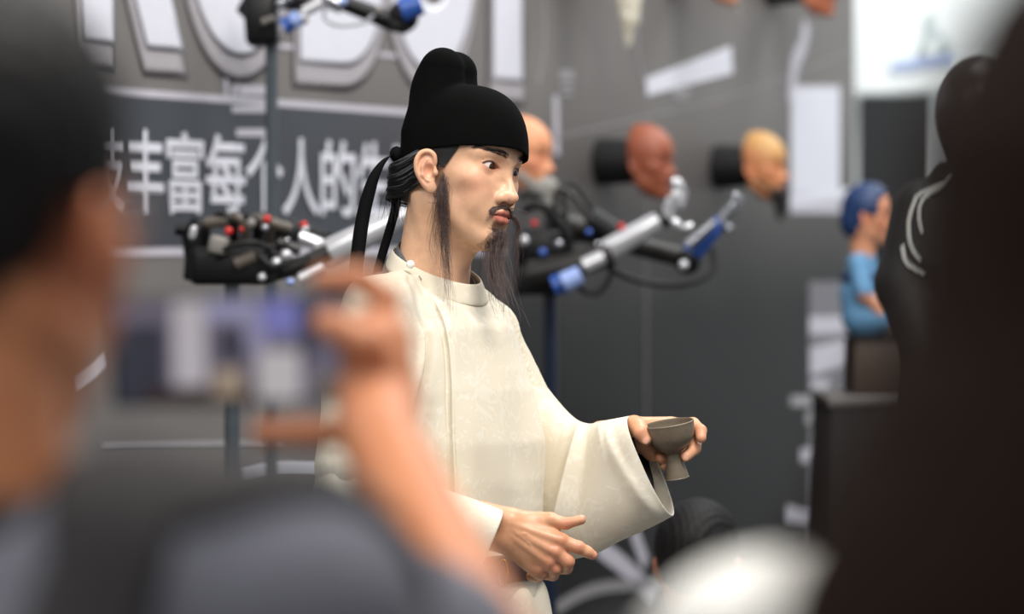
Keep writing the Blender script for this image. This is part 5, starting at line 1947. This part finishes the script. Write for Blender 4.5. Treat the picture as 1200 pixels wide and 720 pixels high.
for s in (-1, 1):
    S.chain([(-.02, s * .08, -.20), (.01, s * .115, -.31)], [.046, .040], .02)
S.op(lambda x, y, z: floor_z - z + 0 * x + 0 * y, S.lo, S.lo + S.h * S.n, .002, 'i')
V, F = S.mesh()
dress = mesh_obj('dress', DT(relax(V, F, 2)), F, M_DRESS, doll)
MB().tube([DT((-.02 + .078 * math.cos(a), .082 * math.sin(a), -.255)) for a in np.linspace(0, 2 * math.pi, 40)], .012, 8, cap=False).build('sash', M_NAVY, dress)
S = SDF((-.15, -.12, -.12), (.14, .12, .15), .0045)
S.ell((0, 0, .034), (.108, .090, .100))
S.ell((-.055, 0, -.03), (.06, .075, .07), .03)
S.op(lambda x, y, z: np.maximum(x - .062 - np.clip(z - .06, 0, 1), np.where(x > -.0, .0 - z, -1)) + 0 * y, S.lo, S.lo + S.h * S.n, .008, 'i')
V, F = S.mesh()
mesh_obj('hair', DT(relax(V, F, 2)), F, M_BLUEHAIR, doll)

# black mannequin with piped jacket
M_GLOSS = material('dark brown gloss', (34, 28, 24), rough=0.3, spec=0.5)
M_JACKET = material('black jacket', (9, 9, 9), rough=0.6, var=.1)
M_PIPING = material('pale piping', (196, 196, 190), rough=0.5)
mq = thing('mannequin', W(1150, 290, 0, 7.6) * np.array([1, 1, 0]), 'black mannequin with smooth dark head and pale piping on its jacket', 'mannequin')
mO = W(1150, 132, 0, 7.6)
S = SDF(mO - np.array([.36, .3, mO[2] - .02]), mO + np.array([.36, .3, .14]), .009)
S.ell(mO, (.088, .1, .112)); S.rc(mO + np.array([0, 0, -.06]), mO + np.array([0, 0, -.2]), .055, .06, .03)
for s in (-1, 1):
    S.chain([mO + np.array([s * .05, 0, -.55]), mO + np.array([s * .08, 0, -.98]), mO + np.array([s * .09, 0, -mO[2] + .09])], [.10, .07, .05], .03)
    S.rc(mO + np.array([s * .09, 0, -mO[2] + .06]), mO + np.array([s * .09, -.13, -mO[2] + .055]), .05, .035, .02)
S.loft(mO[2] + np.array([-.75, -.5, -.3, -.2]), [mO[0]] * 4, [mO[1]] * 4, [.15, .14, .17, .12], [.11, .1, .11, .08], 0)
V, F = S.mesh()
mesh_obj('body', relax(V, F, 2), F, M_GLOSS, mq)
S = SDF(mO - np.array([.36, .3, .95]), mO + np.array([.36, .3, -.02]), .007)
S.loft(mO[2] + np.array([-.80, -.5, -.3, -.18, -.10]), [mO[0]] * 5, [mO[1]] * 5, [.17, .155, .185, .14, .08], [.13, .12, .13, .1, .075], 0)
for s in (-1, 1):
    S.chain([mO + np.array([s * .115, -.01, -.195]), mO + np.array([s * .15, -.03, -.34]), mO + np.array([s * .10, -.13, -.52])], [.062, .060, .048], .02)
V, F = S.mesh()
jk = mesh_obj('jacket', relax(V, F, 3), F, M_JACKET, mq)
for path in ([(1092, 196), (1072, 218), (1060, 250), (1064, 280), (1078, 304)], [(1050, 282), (1062, 304), (1084, 322)], [(1104, 190), (1086, 214), (1076, 244), (1080, 270)]):
    drape('piping', [W(a, b, -.12, 7.6) for a, b in path], .008, None, M_PIPING, jk, jk, lift=.004, n=20)

# raised edge of the robe's overlapping front
off = origin_of(robe)
bv = BVHTree.FromPolygons([tuple(np.array(v.co) + off) for v in robe.data.vertices], [tuple(p.vertices) for p in robe.data.polygons])
fe = smoothpath([(486, 318), (493, 329), (516, 365), (525, 398), (529, 440), (530, 500), (532, 545), (535, 600)], 60)
pts = []
for a, b in fe:
    d = W(a, b) - np.array([0, 0, CAMZ])
    h_ = bv.ray_cast(Vector((0, 0, CAMZ)), Vector(d / np.linalg.norm(d)))
    if h_[0] is not None and h_[0].y < 5.8:
        pts.append(np.array(h_[0]))
pts = np.array(pts)
for _ in range(6):
    pts[1:-1] = (pts[:-2] + 2 * pts[1:-1] + pts[2:]) / 4
MB().tube(pts + np.array([.0012, -.0010, 0]), .0022, 8).build('flap_edge', M_ROBE, robe)
